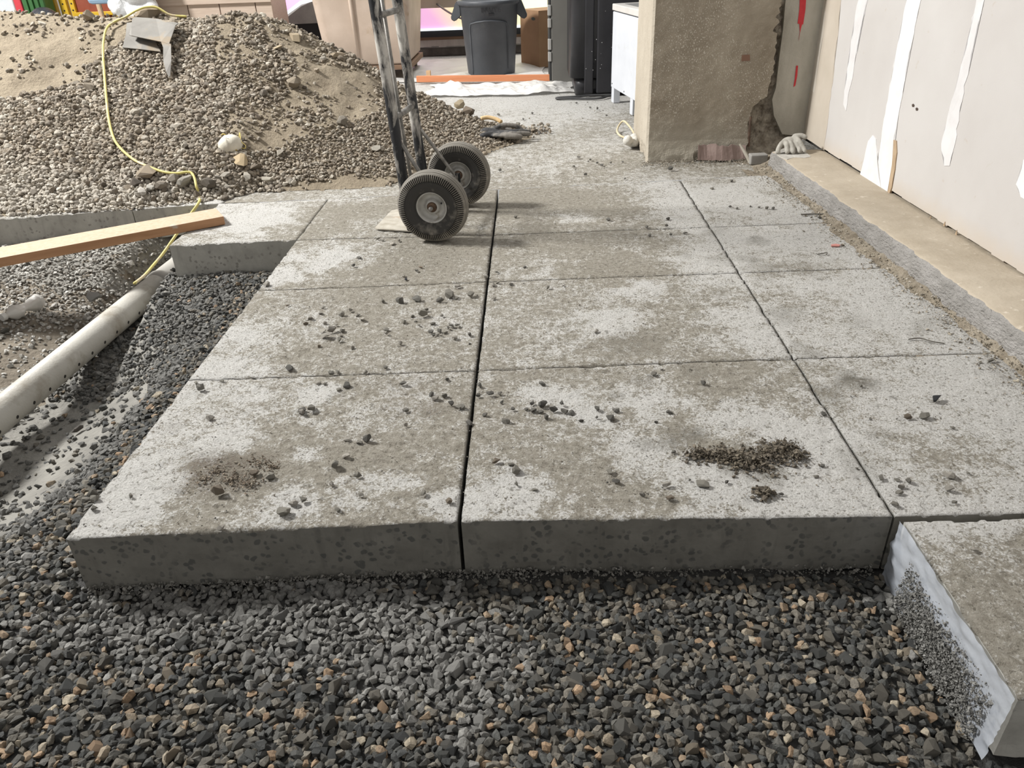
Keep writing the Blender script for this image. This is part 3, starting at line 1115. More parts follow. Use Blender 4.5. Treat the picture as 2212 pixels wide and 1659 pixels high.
LB = {0: ('dark grey angular gravel stone in the bed before the slab', 'dark gravel stones before the slab'), 1: ('tan orange gravel stone among the dark gravel before the slab', 'tan stones among the dark gravel'), 2: ('grey mortar caked gravel stone before the slab', 'mortar caked stones before the slab')}
for i in pick:
    k = int(kind[i])
    ci = random.randrange(len(CL[k]))
    stone_obj('gravel_stone', ANG, random.randrange(14), CL[k][ci], f'b{k}{ci}', P[i], R[i], float(s[i]), LB[k][0], 'gravel', LB[k][1])

# ------------------------------------------------------------------ paler gravel and dirt left of the pipe
x, y = jitter_grid(-3.4, -1.46, 1.3, 3.47, 0.017)
keep = (y < np.interp(x, [-5, -2.405, -1.44], [2.95, 3.333, 3.479]) - 0.01) & ((x < -1.70) | (y > 2.95))
dens = 0.40 + 0.6 * sstep(2.45, 2.75, y + (x + 1.75) * -0.22 + (fbm(x, y, .25, 3, 4) - .5) * .5)
keep &= rng.random(len(x)) < dens
keep &= ~(x < -2.72) | (y > 2.94)
x, y = x[keep], y[keep]
s = 0.019 * np.exp(rng.normal(0, 0.3, len(x)))
P = np.stack([x, y, bed_h(x, y) + rng.uniform(.004, .014, len(x))], -1)
pale = np.array([(0.30, 0.29, 0.265), (0.24, 0.225, 0.20), (0.38, 0.37, 0.345), (0.19, 0.18, 0.16)])
o = stuff_mesh('trench_gravel', ANG, P, rand_rot(len(x), 0.4), s, pale[rng.integers(0, 4, len(x))])
tag(o, 'pale grey gravel on the trench floor left of the pipe', 'gravel', kind='stuff')
dn, _, _ = hf_mesh('trench_dirt', -4.0, -1.70, 1.0, 3.2, 0.02, lambda X, Y: bed_h(X, Y) + 0.010 * sstep(-1.72, -1.85, X) * sstep(3.1, 2.7, Y) - 0.002 + (fbm(X, Y, .06, 3, 8) - .5) * .012, surf('trench_dirt', (0.115, 0.097, 0.074), (0.215, 0.185, 0.145), 6, 8, 0.35, 0.65, 0.95, bd=0.012, bs=45))
tag(dn, 'brown loose dirt on the trench floor left of the pipe', 'dirt', kind='stuff')

# ------------------------------------------------------------------ gravel on the heap
T1 = [(355, 40), (440, 50), (470, 95), (505, 190), (478, 290), (556, 335), (620, 410), (480, 445), (0, 470), (-250, 480), (-250, 250), (0, 222), (60, 205), (90, 200), (150, 196), (180, 175), (200, 140), (255, 100), (300, 60)]
T2 = [(540, 330), (700, 290), (800, 250), (900, 215), (960, 235), (1060, 290), (1125, 300), (1000, 345), (850, 372), (770, 380), (690, 390), (610, 410)]
T3 = [(560, 100), (620, 110), (640, 130), (640, 190), (590, 180), (565, 140)]
poly = lambda pix: [(p.x, p.y) for p in (on_heap(*q) for q in pix)]
PT1, PT2, PT3 = poly(T1), poly(T2), poly(T3)
xs, ys, zs, ss = [], [], [], []
for d, s0, dz in ((0.017, 0.0265, 0.002), (0.021, 0.0285, 0.009), (0.014, 0.015, 0.003)):
    x, y = jitter_grid(-3.6, 0.12, 3.3, 4.98, d)
    h = heap_h(x, y)
    wob = (fbm(x, y, .15, 3, 6) - .5) * 0.16
    in1 = inpoly(x + wob, y + wob, PT1)
    in2 = inpoly(x + wob * .7, y + wob * .7, PT2)
    in3 = inpoly(x, y, PT3)
    cl = fbm(x, y, .16, 3, 12)
    dens = np.where(in1, 1.0, np.where(in2, 0.80 if s0 < .029 else .5, np.where(in3, .7, np.clip((cl - .5) * (2.2 if s0 < .02 else 1.2) + np.where(x > -1.75, .34 if s0 < .02 else .10, 0.02), .02, .8))))
    dens = np.where((y > 4.72) & (~in1), np.maximum(dens, .3), dens)
    dens = np.where(h < 0.012, dens * 0.5, dens)
    left_dirt = (x < -2.0) & (~in1)
    dens = np.where(left_dirt, dens * .35, dens)
    keep = (rng.random(len(x)) < dens) & (y > np.interp(x, FOOT[:, 0], FOOT[:, 1]) - 0.03)
    x, y, h = x[keep], y[keep], np.maximum(h[keep], 0)
    s = s0 * np.exp(rng.normal(0, 0.25, len(x)))
    s = np.where(in2[keep] & (s0 > .02), s * .72, s)
    xs.append(x); ys.append(y); ss.append(s); zs.append(h + dz)
x, y, z, s = map(np.concatenate, (xs, ys, zs, ss))
P = np.stack([x, y, z], -1)
pal = np.array([(0.30, 0.25, 0.19), (0.235, 0.195, 0.15), (0.36, 0.31, 0.245), (0.185, 0.155, 0.12), (0.27, 0.235, 0.19), (0.44, 0.40, 0.335)])
col = pal[rng.integers(0, 6, len(x))] * rng.uniform(.85, 1.12, (len(x), 1))
lo_ = sstep(3.75, 3.45, y)[:, None]
col = col * (1 - lo_ * .6) + np.array((0.56, 0.525, 0.46)) * lo_ * .6 * rng.uniform(.8, 1.15, (len(x), 1))
R = rand_rot(len(x), 0.45)
v = P - np.array([0, 0, EYE])
cz = v @ fwd
inview = (np.abs((v @ np.array(rt)) / cz * FPX) < 1090)
score = s / np.linalg.norm(v, axis=1) * inview
pick = np.argsort(-score)[:260]
mask = np.ones(len(x), bool)
mask[pick] = False
o = stuff_mesh('heap_gravel', RND, P[mask], R[mask], s[mask], col[mask])
o.parent = heap
tag(o, kind='stuff')
for i in pick:
    ci = random.randrange(6)
    stone_obj('heap_stone', RND, random.randrange(10), tuple(pal[ci]), f'h{ci}', P[i], R[i], float(s[i]), 'rounded tan grey stone lying in the gravel of the heap', 'stone', 'rounded stones of the heap gravel')

# larger cobbles on and at the foot of the heap: pixel, length in metres, colour, label
COB = [((455, 412), .075, (0.135, 0.115, 0.09), 'dark brown round cobble lying alone on the slab beside the yellow cord', RND),
       ((402, 405), .085, (0.31, 0.29, 0.25), 'grey cobble with a wet dark side just left of the yellow cord', RND),
       ((352, 412), .062, (0.27, 0.235, 0.19), 'tan brown rounded cobble between two white cobbles at the heap foot', RND),
       ((326, 413), .07, (0.46, 0.44, 0.39), 'pale grey round cobble with mortar at the heap foot', RND),
       ((310, 425), .065, (0.50, 0.47, 0.42), 'low white cobble in front of the round pale cobble', RND),
       ((298, 405), .075, (0.15, 0.125, 0.10), 'dark muddy lump leftmost of the cobble row', ANG),
       ((322, 388), .14, (0.27, 0.22, 0.16), 'long brown stone slab lying above the cobble row', ANG),
       ((378, 400), .055, (0.34, 0.30, 0.245), 'small tan cobble behind the row near the cord', RND),
       ((579, 402), .085, (0.52, 0.48, 0.40), 'white lumpy concrete chunk alone on the slab by the heap', ANG),
       ((552, 372), .085, (0.20, 0.165, 0.125), 'brown blocky stone set in the heap foot', ANG),
       ((490, 388), .07, (0.42, 0.385, 0.33), 'pale block stone at the heap foot right of the cord', ANG),
       ((520, 345), .16, (0.40, 0.31, 0.19), 'large flat yellow brown rock under the dust mask', ANG),
       ((535, 392), .06, (0.36, 0.33, 0.28), 'grey angular stone beside the brown block at the heap foot', ANG),
       ((605, 338), .07, (0.36, 0.325, 0.27), 'pale flat stone on the heap right of the dust mask', ANG),
       ((640, 82), .16, (0.33, 0.265, 0.18), 'large tilted flat rock near the top right of the heap', ANG),
       ((598, 104), .10, (0.42, 0.345, 0.235), 'yellowish rock left of the tilted flat rock', ANG),
       ((621, 138), .10, (0.36, 0.295, 0.205), 'flat tan stone below the yellowish rock', ANG),
       ((725, 122), .13, (0.35, 0.285, 0.205), 'thin tan splinter of stone on the heap right flank', ANG),
       ((322, 36), .16, (0.25, 0.20, 0.14), 'big brown boulder under the cord on the heap crest', RND),
       ((195, 42), .10, (0.28, 0.225, 0.165), 'grey brown rock on the left part of the crest', RND),
       ((196, 194), .085, (0.25, 0.21, 0.16), 'larger grey stone in the gravel left of the cord', ANG),
       ((994, 238), .13, (0.33, 0.27, 0.18), 'light brown boulder at the right tip of the heap', ANG),
       ((1014, 252), .09, (0.17, 0.135, 0.10), 'dark brown stone before the light boulder at the heap tip', ANG),
       ((635, 190), .10, (0.24, 0.20, 0.15), 'brown clod in the middle of the heap right flank', RND),
       ((740, 270), .085, (0.30, 0.265, 0.215), 'grey rounded stone low on the heap behind the hand truck', RND),
       ((815, 330), .075, (0.40, 0.37, 0.315), 'pale angular stone left of the hand truck frame', ANG)]
for (px, py), L, c, lab, shp in COB:
    p = on_heap(px, py)
    L *= 1.08
    k = random.randrange(len(shp))
    Rm = rand_rot(1, 0.25)[0]
    sc3 = (L, L * 0.9, L * (0.55 if 'flat' in lab or 'splinter' in lab or 'slab' in lab.split(' lying')[0] else 0.95))
    gz = max(float(heap_h(p.x, p.y)), 0.0)
    zz = gz - low_z(shp[k][0], Rm, sc3) - (0.12 * L if gz > 0.12 else -0.006)
    stone_obj('cobble', shp, k, c, lab[:24], (p.x, p.y, zz), Rm, sc3, lab, 'stone')


# ------------------------------------------------------------------ crumbs of stone on the slab: pixel, length px, tone
SL = {'d': (0.165, 0.157, 0.138), 'g': (0.25, 0.235, 0.20), 'p': (0.43, 0.40, 0.35), 'b': (0.22, 0.18, 0.135), 'k': (0.035, 0.037, 0.04), 'w': (0.60, 0.58, 0.54)}
# stones with a label of their own
OWN = [(627, 794, 24, 'd', 'dark grey stone on the left panels near the second joint, biggest there'), (688, 827, 16, 'p', 'upright pale stone just below the second joint left of centre'),
       (615, 1105, 34, 'g', 'long grey stone in a white patch near the front edge, lowest of three'), (635, 1086, 24, 'p', 'pale flat chip between two grey stones near the front edge'), (653, 1079, 24, 'g', 'grey chip uppermost of three near the front edge'),
       (795, 947, 26, 'd', 'dark flat stone on the left front panel, right of its middle'), (777, 954, 20, 'g', 'small grey stone touching the dark flat stone'), (748, 985, 22, 'p', 'smooth pale flat stone on the left front panel'),
       (749, 949, 18, 'p', 'round pale stone above the smooth flat stone on the left front panel'), (586, 1029, 25, 'g', 'grey egg shaped stone right of the brown stain'), (551, 1022, 24, 'b', 'brown lump inside the brown stain'), (475, 1061, 34, 'b', 'long brown stone just below the brown stain'),
       (716, 1045, 18, 'p', 'light grey tilted chip on the left front panel'), (726, 1007, 22, 'g', 'flat grey stone beside the smooth pale one'), (453, 903, 22, 'p', 'angular pale grey stone on the left part of the front panel'), (435, 839, 24, 'g', 'long flat stone by the left edge under the second joint'),
       (675, 882, 24, 'g', 'grey flat stone right of a pair in the middle of the left front panel'), (652, 886, 20, 'd', 'dark splinter left of the grey flat stone'), (653, 891, 18, 'p', 'pale chip under the dark splinter'), (877, 886, 18, 'g', 'grey round stone in a brown spot left of the centre joint'),
       (1518, 1045, 34, 'g', 'large tilted grey block stone right of the middle of the front panel'), (1440, 1047, 20, 'p', 'flat pale flake left of the tilted block stone'), (1115, 1016, 26, 'g', 'grey stone with a flat top right of the centre joint'), (1105, 1003, 18, 'g', 'flat chip just above the grey flat topped stone'), (1070, 996, 22, 'b', 'tan grey stone right of the centre joint, halfway down the panel'),
       (1330, 1038, 20, 'd', 'dark round stone near the front edge below a crumb heap'), (1318, 1018, 22, 'g', 'crumbly grey lump above the dark round stone'), (1319, 903, 22, 'd', 'dark stone lowest of three right of the stone cluster'), (1331, 886, 19, 'd', 'dark flat stone uppermost of three right of the stone cluster'), (1290, 883, 16, 'd', 'small dark stone leftmost of three right of the stone cluster'),
       (1446, 890, 17, 'd', 'single dark stone alone in the white part of the front middle panel'), (1519, 828, 16, 'd', 'dark stone alone near the top right of the front middle panel'), (1412, 807, 16, 'g', 'grey stone just under the second joint, right of centre'), (1777, 894, 17, 'd', 'dark flat stone lying right beside the right hand joint'),
       (2022, 862, 27, 'k', 'black flat pebble on the right hand panel'), (2051, 1024, 30, 'p', 'largest pale stone on the right hand front panel'), (2049, 1056, 22, 'p', 'pale flat stone under the largest pale stone'), (1932, 1088, 22, 'g', 'grey stone at the front end of the right hand joint'), (2103, 1186, 18, 'p', 'pale stone on the plastic edged slab at the lower right'), (1995, 898, 24, 'g', 'flat grey smear like stone left of the black pebble'),
       (1171, 829, 17, 'd', 'upright dark stone right of the centre joint under the second joint'), (1036, 832, 19, 'd', 'tall dark stone closest to the centre joint on its right'), (1059, 850, 18, 'd', 'dark round stone right of the centre joint, left of a pair'), (1080, 849, 14, 'g', 'brownish round stone, right of the pair by the centre joint'),
       (1093, 909, 22, 'g', 'flat grey stone under the left end of the stone cluster'), (966, 820, 15, 'd', 'dark pointed stone left of the centre joint just below the second joint'), (871, 829, 20, 'd', 'dark lump on the left front panel just below the second joint'),
       (970, 636, 30, 'g', 'long splinter standing tilted in the third row, left of the joint'), (953, 648, 22, 'd', 'dark flat stone at the foot of the tilted splinter'), (901, 646, 24, 'd', 'dark stone left of the tilted splinter'), (1017, 638, 20, 'g', 'grey flat stone between the tilted splinter and the centre joint'), (866, 651, 24, 'd', 'dark double lump leftmost of the row with the splinter'), (826, 651, 14, 'g', 'small grey stone left of the dark double lump'),
       (706, 724, 28, 'p', 'long pale stone at the front of the left cluster on the third row'), (697, 714, 18, 'p', 'pale lump behind the long pale stone'), (717, 713, 22, 'p', 'rounded pale stone right of the pale lump'), (733, 735, 17, 'g', 'flat grey stone below the left cluster'), (738, 679, 18, 'g', 'grey block stone above the left cluster'), (740, 714, 14, 'g', 'small grey stone right of the left cluster'),
       (915, 679, 24, 'g', 'grey block in the right cluster of the third row'), (834, 712, 16, 'g', 'grey flat stone between the two clusters'), (776, 556, 14, 'd', 'dark stone in the second row nearest the hand truck'), (577, 614, 20, 'p', 'pale flat stone on the left edge by the third joint'), (1134, 577, 9, 'd', 'single dark stone right of the centre joint behind the third joint'), (1074, 589, 11, 'd', 'dark stone just right of the centre joint above the third joint'), (877, 604, 10, 'k', 'black little stone left of the centre joint above the third joint')]
CLUSTER = [(1150, 873, 14, 'd'), (1172, 874, 22, 'd'), (1152, 886, 20, 'd'), (1168, 889, 14, 'd'), (1180, 901, 16, 'd'), (1197, 885, 22, 'd'), (1218, 889, 22, 'd'), (1235, 892, 18, 'd'), (1213, 872, 14, 'd'), (1137, 883, 12, 'd'), (1107, 884, 14, 'd'), (1084, 869, 12, 'd'), (1047, 896, 14, 'd'), (1013, 912, 20, 'd'), (1255, 909, 12, 'd'), (1289, 902, 9, 'd'), (1034, 855, 14, 'd'), (1417, 913, 12, 'd')]
MISC = [(960, 855, 14, 'g'), (942, 860, 18, 'p'), (932, 852, 16, 'd'), (975, 873, 18, 'd'), (993, 877, 22, 'g'), (1000, 880, 16, 'g'), (877, 918, 16, 'p'), (970, 1083, 18, 'b'), (730, 1100, 16, 'g'), (478, 1142, 22, 'p'), (205, 1066, 26, 'g'), (205, 1077, 20, 'g'), (203, 1098, 20, 'g'), (283, 1071, 14, 'g'), (915, 1065, 18, 'g'), (780, 1068, 16, 'g'), (775, 1027, 20, 'g'), (424, 827, 12, 'g'), (480, 823, 12, 'g'), (729, 803, 15, 'g'), (716, 806, 16, 'g'), (790, 804, 14, 'g'), (835, 794, 14, 'g'), (750, 832, 22, 'd'), (732, 841, 14, 'g'), (702, 830, 12, 'g'), (905, 703, 10, 'g'), (935, 699, 14, 'g'), (932, 716, 14, 'd'), (950, 715, 14, 'd'), (945, 722, 12, 'p'), (936, 725, 10, 'd'), (953, 725, 10, 'p'), (962, 718, 12, 'g'), (968, 709, 10, 'g'), (975, 703, 14, 'd'), (988, 702, 14, 'd'), (982, 729, 18, 'p'), (955, 682, 10, 'g'), (920, 670, 12, 'g'), (891, 683, 12, 'g'), (873, 696, 14, 'g'), (898, 694, 8, 'd'), (834, 721, 12, 'p'), (865, 742, 14, 'p'), (762, 751, 14, 'p'), (690, 748, 12, 'b'), (773, 682, 12, 'g'), (783, 690, 16, 'p'), (758, 671, 14, 'p'), (670, 688, 14, 'p'), (698, 665, 12, 'p'), (693, 677, 12, 'p'), (662, 700, 14, 'b'), (703, 697, 12, 'p'), (726, 701, 10, 'p'), (737, 726, 10, 'p'), (1014, 724, 12, 'd'), (1015, 743, 8, 'd'), (987, 644, 10, 'g'), (990, 618, 16, 'p'), (1066, 617, 12, 'p'), (1076, 611, 12, 'g'), (1104, 614, 10, 'g'), (1183, 622, 12, 'g'), (1217, 617, 8, 'g'), (1067, 645, 14, 'g'), (1051, 598, 12, 'g'), (900, 585, 12, 'd'), (909, 577, 12, 'b'), (872, 597, 10, 'p'), (764, 574, 10, 'd'), (622, 660, 10, 'b'), (848, 526, 14, 'p'), (862, 520, 10, 'g'), (818, 516, 12, 'g'), (828, 519, 9, 'g'), (1015, 724, 9, 'g'), (1288, 715, 14, 'p'), (1314, 474, 14, 'd'), (1397, 490, 12, 'd'), (1443, 473, 12, 'd'), (1114, 469, 9, 'g'), (1403, 509, 9, 'd'), (1480, 503, 12, 'd'), (1450, 507, 9, 'd'), (1440, 488, 9, 'd'), (1577, 447, 8, 'd'), (1592, 450, 9, 'd'), (1621, 446, 7, 'd'), (1640, 448, 7, 'd'), (1656, 450, 9, 'g'), (1670, 450, 10, 'd'), (1580, 391, 10, 'd'), (1538, 407, 10, 'g'), (1447, 365, 16, 'd'), (1350, 386, 8, 'd'), (1240, 360, 9, 'g'), (1080, 368, 9, 'd'), (1265, 377, 9, 'd'), (1860, 835, 10, 'g'), (2090, 1021, 10, 'g'), (1960, 1040, 18, 'g'), (1945, 1052, 22, 'p'), (1941, 1063, 18, 'g'), (1902, 1032, 18, 'g'), (1937, 1036, 14, 'g'), (2060, 1084, 14, 'g'), (1880, 905, 8, 'd'), (1963, 900, 24, 'b'), (2057, 924, 12, 'g'), (1850, 1012, 8, 'g'), (1777, 1005, 14, 'd'), (1762, 1029, 14, 'g'), (1687, 1067, 12, 'd'), (1570, 1041, 13, 'd'), (1490, 1037, 9, 'd'), (1312, 1043, 8, 'd'), (1455, 976, 12, 'd'), (1388, 1070, 16, 'g'), (1448, 1075, 20, 'b'), (1155, 1057, 16, 'g'), (1115, 1045, 14, 'g'), (1490, 797, 10, 'g'), (1430, 798, 8, 'd'), (2140, 780, 16, 'g'), (2118, 783, 10, 'g'), (1820, 530, 9, 'b'), (1770, 470, 10, 'g'), (1225, 190, 10, 'g'), (1245, 222, 8, 'd'), (1150, 245, 9, 'd'), (1077, 248, 9, 'd'), (1130, 258, 8, 'd'), (1290, 235, 8, 'd'), (1310, 250, 8, 'd'), (1275, 232, 7, 'd'), (1165, 285, 11, 'd'), (1150, 283, 12, 'b'), (1120, 268, 12, 'g'), (1250, 340, 9, 'd'), (1275, 345, 8, 'd'), (1300, 356, 9, 'd'), (1320, 352, 8, 'd'), (1290, 352, 8, 'd'), (1345, 350, 7, 'd'), (1305, 360, 7, 'g')]


def slab_stone(px, py, L, tone, label, group):
    z = 0.0
    p = G(px, py + L * 0.18, z)
    depth = (p - Vector((0, 0, EYE))).dot(fw.normalized())
    size = L / FPX * depth * 1.15
    shp = ANG
    k = random.randrange(14)
    Rm = rand_rot(1, 0.14)[0]
    s3 = (size, size, size * random.uniform(0.8, 1.1))
    zz = -low_z(shp[k][0], Rm, s3) + 0.0005
    c = SL[tone]
    stone_obj('stone_crumb', shp, k, c, 's' + tone, (p.x, p.y, zz), Rm, s3, label, 'stone', group)


for px, py, L, t_, lab in OWN:
    slab_stone(px, py, L, t_, lab, None)
for px, py, L, t_ in CLUSTER:
    slab_stone(px, py, L, t_, 'dark stone of the loose cluster right of the centre joint', 'dark stones clustered right of the centre joint')
for px, py, L, t_ in MISC:
    if py < 370:
        lab = 'small stone crumb on the old floor before the pillar'
    elif px > 1930 or (px > 1600 and py < 600):
        lab = 'small stone crumb on the right hand panels by the kerb'
    elif px > 1040:
        lab = 'small stone crumb on the middle panels'
    elif py > 780:
        lab = 'small stone crumb on the left front panel'
    else:
        lab = 'small stone crumb on the left panels behind the front one'
    slab_stone(px, py, L, t_, lab, lab.replace('small stone crumb', 'crumbs'))

# fine grit over the slab, the crumb heap and the debris along the kerb
def grit(name, x, y, z, s, tones, label, cat, shapes=TINY, tilt=.4):
    P = np.stack([x, y, z], -1)
    T = np.array(tones)
    o = stuff_mesh(name, shapes, P, rand_rot(len(x), tilt), s, T[rng.integers(0, len(T), len(x))] * rng.uniform(.8, 1.15, (len(x), 1)))
    return tag(o, label, cat, kind='stuff')


n_ = 9000
x = rng.uniform(-.94, 1.24, n_)
y = 1.19 + (4.1 - 1.19) * rng.random(n_) ** 1.3
keep = fbm(x, y, .13, 3, 77) > 0.40
x, y = x[keep], y[keep]
s = 0.0022 + 0.0055 * rng.random(len(x)) ** 4
tn = [SL['g'], (0.33, 0.29, 0.23), (0.26, 0.225, 0.17), SL['p'], SL['d'], (0.42, 0.38, 0.31)]
keep = y > R0(x) + .01
x, y, s = x[keep], y[keep], s[keep]
grit('slab_grit', x, y, s * .2, s, tn, 'fine grit and crumbs strewn over the new slab panels', 'grit')
a = [G(px, py) for px, py in ((1655, 985), (1690, 970), (1630, 1000), (1600, 995), (1720, 990), (1560, 985), (1510, 985), (1650, 1068))]
rad = [.07, .055, .07, .055, .035, .05, .05, .035]
x, y, z, s = [], [], [], []
for c, r in zip(a, rad):
    for _ in range(int(9000 * r)):
        d = abs(random.gauss(0, .45)) * r
        t = random.uniform(0, 2 * PI)
        x.append(c.x + d * math.cos(t) * 1.1); y.append(c.y + d * math.sin(t) * .8)
        z.append(max(0, 1 - d / r) * random.random() * .016 + .001)
        s.append(0.003 + 0.017 * random.random() ** 4)
grit('dirt_crumbs', np.array(x), np.array(y), np.array(z), np.array(s), [(0.12, 0.10, 0.075), (0.16, 0.135, 0.10), (0.10, 0.085, 0.065)], 'spilled heap of dark dirt crumbs on the front middle panel', 'dirt')
a = [G(px, py) for px, py in ((500, 1035), (540, 1045), (470, 1020), (440, 1035), (560, 1000), (590, 1010))]
x, y, z, s = [], [], [], []
for c, r in zip(a, (.055, .05, .05, .05, .04, .03)):
    for _ in range(int(5000 * r)):
        d, t = abs(random.gauss(0, .5)) * r, random.uniform(0, 2 * PI)
        x.append(c.x + d * math.cos(t)); y.append(c.y + d * math.sin(t) * .9); z.append(.001 + .004 * random.random()); s.append(0.002 + 0.009 * random.random() ** 4)
grit('dirt_crumbs', np.array(x), np.array(y), np.array(z), np.array(s), [(0.17, 0.13, 0.095), (0.24, 0.195, 0.145), (0.29, 0.25, 0.195)], 'brown dirt crumbs on the stain of the left front panel', 'dirt')


def kd(X, Y):
    e = np.interp(Y, [0.0, 1.8, 2.4, 2.8, 3.3, 3.77], [1.345, 1.256, 1.230, 1.205, 1.179, 1.156])
    d = e - X
    wdt = .018 + .085 * fbm(Y, Y * 0, .35, 3, 14) * sstep(1.5, 2.1, Y)
    return .022 * np.clip(1 - d / wdt, 0, 1.3) ** 1.3 * (.5 + fbm(X, Y, .03, 4, 15)) - .004


o, _, _ = hf_mesh('kerb_dirt', 1.02, 1.27, 1.55, 3.98, .008, kd, surf('kerb_dirt', (0.17, 0.14, 0.10), (0.34, 0.295, 0.23), 16, 8, rough=.95, bd=.008, bs=90))
tag(o, 'low bank of brown dust swept against the foot of the kerb', 'dirt', kind='stuff')
ylist = rng.uniform(1.5, 4.0, 3600)
off = np.abs(rng.normal(0, .035 + .03 * fbm(ylist, ylist * 0, .3, 2, 3), len(ylist)))
xl = np.interp(ylist, [0.0, 1.8, 2.4, 2.8, 3.3, 3.77], [1.345, 1.256, 1.230, 1.205, 1.179, 1.156]) - .01 - off
s = 0.003 + 0.012 * rng.random(len(xl)) ** 4
grit('kerb_debris', xl, ylist, np.maximum(0, .02 - off * .35) * rng.random(len(xl)) + .001, s, [(0.30, 0.265, 0.21), (0.38, 0.34, 0.27), (0.48, 0.44, 0.38), (0.24, 0.21, 0.165)], 'dirt and broken bits gathered along the foot of the kerb', 'debris')
x = rng.uniform(.55, 1.18, 1500)
y = 3.985 - np.abs(rng.normal(0, .05, 1500))
grit('pillar_debris', x, y, np.maximum(0, .014 - (3.985 - y) * .2) * rng.random(1500), 0.003 + 0.012 * rng.random(1500) ** 4, [(0.36, 0.32, 0.26), (0.26, 0.23, 0.18), (0.2, 0.17, 0.13)], 'dusty broken bits along the foot of the concrete pillar', 'debris')
x = rng.uniform(-.55, .95, 900)
y = rng.uniform(3.75, 6.4, 900)
keep = (y > 4.4) | (x > -.4)
keep &= ~((x > .5) & (y > 3.95))
x, y = x[keep], y[keep]
s = 0.003 + 0.014 * rng.random(len(x)) ** 5
grit('floor_grit', x, y, s * .2 - .002, s, tn, 'scattered grit on the old floor beyond the new slab', 'grit')
for px, py, L, t_, lab in ((2155, 738, 20, 'w', 'white smooth pebble at the foot of the kerb'), (2190, 755, 26, 'g', 'grey pebble right of the white pebble at the kerb'), (2208, 764, 20, 'p', 'pale pebble nearest the camera at the kerb'), (2135, 720, 20, 'g', 'grey stone behind the white pebble at the kerb'), (2022, 625, 18, 'd', 'dark stone in the kerb debris'), (2045, 645, 16, 'p', 'pale stone after the dark one in the kerb debris'), (1834, 478, 20, 'p', 'light stone standing in the kerb debris'), (1762, 433, 14, 'w', 'white lump in the kerb debris')):
    slab_stone(px, py, L, t_, lab, None)


# ------------------------------------------------------------------ timber board across the trench
def m_wood(name, a, b_, dust=0.0):
    m, n, b = new_mat(name)
    v = coords(n, (1.5, 22, 22))
    col = ramp(n, noise(n, v, 3, 7, 0.6, 0.6), [(0.3, a), (0.7, b_)])
    if dust:
        g = n('ShaderNodeNewGeometry')
        sz = n('ShaderNodeSeparateXYZ', {'Vector': g.outputs['True Normal']})
        f = math_(n, 'MULTIPLY', ramp(n, sz.outputs[2], [(0.5, 0.0), (0.9, 1.0)]), ramp(n, noise(n, coords(n), 60, 6, .7), [(0.3, dust), (0.75, dust * .35)]))
        col = mixc(n, f, col, (0.47, 0.40, 0.305))
        col = mixc(n, ramp(n, noise(n, coords(n), 8, 4), [(0.66, 0.0), (0.72, .7)]), col, (0.50, 0.44, 0.37))
    n.t.links.new(col, b.inputs['Base Color'])
    b.inputs['Roughness'].default_value = 0.75
    bump(n, b, noise(n, v, 5, 5), 0.002, 0.5)
    return m


M_BOARD = m_wood('board_wood', (0.36, 0.185, 0.09), (0.48, 0.27, 0.145), 0.95)
A = G(487, 485, 0.001)
D = G(0, 578, 0.001) - A
D.z = 0
L_ = 1.95
bd = tag(obj('timber_board', B(((0, 0, 0), (L_, 0.145, 0.036)), bev=0.002), M_BOARD), 'dusty timber board bridging the trench onto the slab corner', 'board')
bd.location = A
ang = math.atan2(D.y, D.x)
bd.rotation_euler = (0, 0, ang)
bd.scale = (1, -1, 1)

# ------------------------------------------------------------------ perforated drain pipe
pipe = thing('drain_pipe', 'grey dusty perforated plastic drain pipe lying in the trench', 'pipe', (-1.765, 0, -0.208), -0.055)
M_PVC = surf('pipe_grey', (0.39, 0.37, 0.33), (0.50, 0.485, 0.44), 4, 7, rough=0.55, bd=0.001, bs=120, c3=(0.29, 0.26, 0.21), s3=6, t3=(0.52, 0.68))
bm = bmesh.new()
rp, ri = 0.050, 0.044
lathe(bm, [(ri, 3.1), (ri, 0.9), (rp, 0.9), (rp, 3.12)], 40, 'y', cap=False)
obj('pipe', bm, M_PVC, pipe, True)
bm = bmesh.new()
lathe(bm, [(ri + .001, 3.46), (ri + .001, 3.0), (rp + .0005, 3.0), (rp + .005, 3.015), (rp + .005, 3.04), (rp + .001, 3.055), (rp + .001, 3.46)], 40, 'y', cap=False)
obj('coupling', bm, surf('coupling_grey', (0.30, 0.29, 0.265), (0.40, 0.385, 0.35), 5, 6, rough=0.6), pipe, True)
M_DARK = surf('dark_hole', (0.02, 0.018, 0.015))
bm = bmesh.new()
for k in range(24):
    y = 1.05 + k * 0.085
    th = math.radians(-12)
    c = Vector(((rp) * math.cos(th), y, rp * math.sin(th)))
    nrm = Vector((math.cos(th), 0, math.sin(th)))
    t1, t2 = Vector((0, 1, 0)), nrm.cross(Vector((0, 1, 0)))
    prism(bm, [c + nrm * .0006 + (t1 * math.cos(q * PI / 5) + t2 * math.sin(q * PI / 5)) * .006 for q in range(10)], -nrm * .003)
tag(obj('perforation', bm, M_DARK, pipe), kind='stuff')

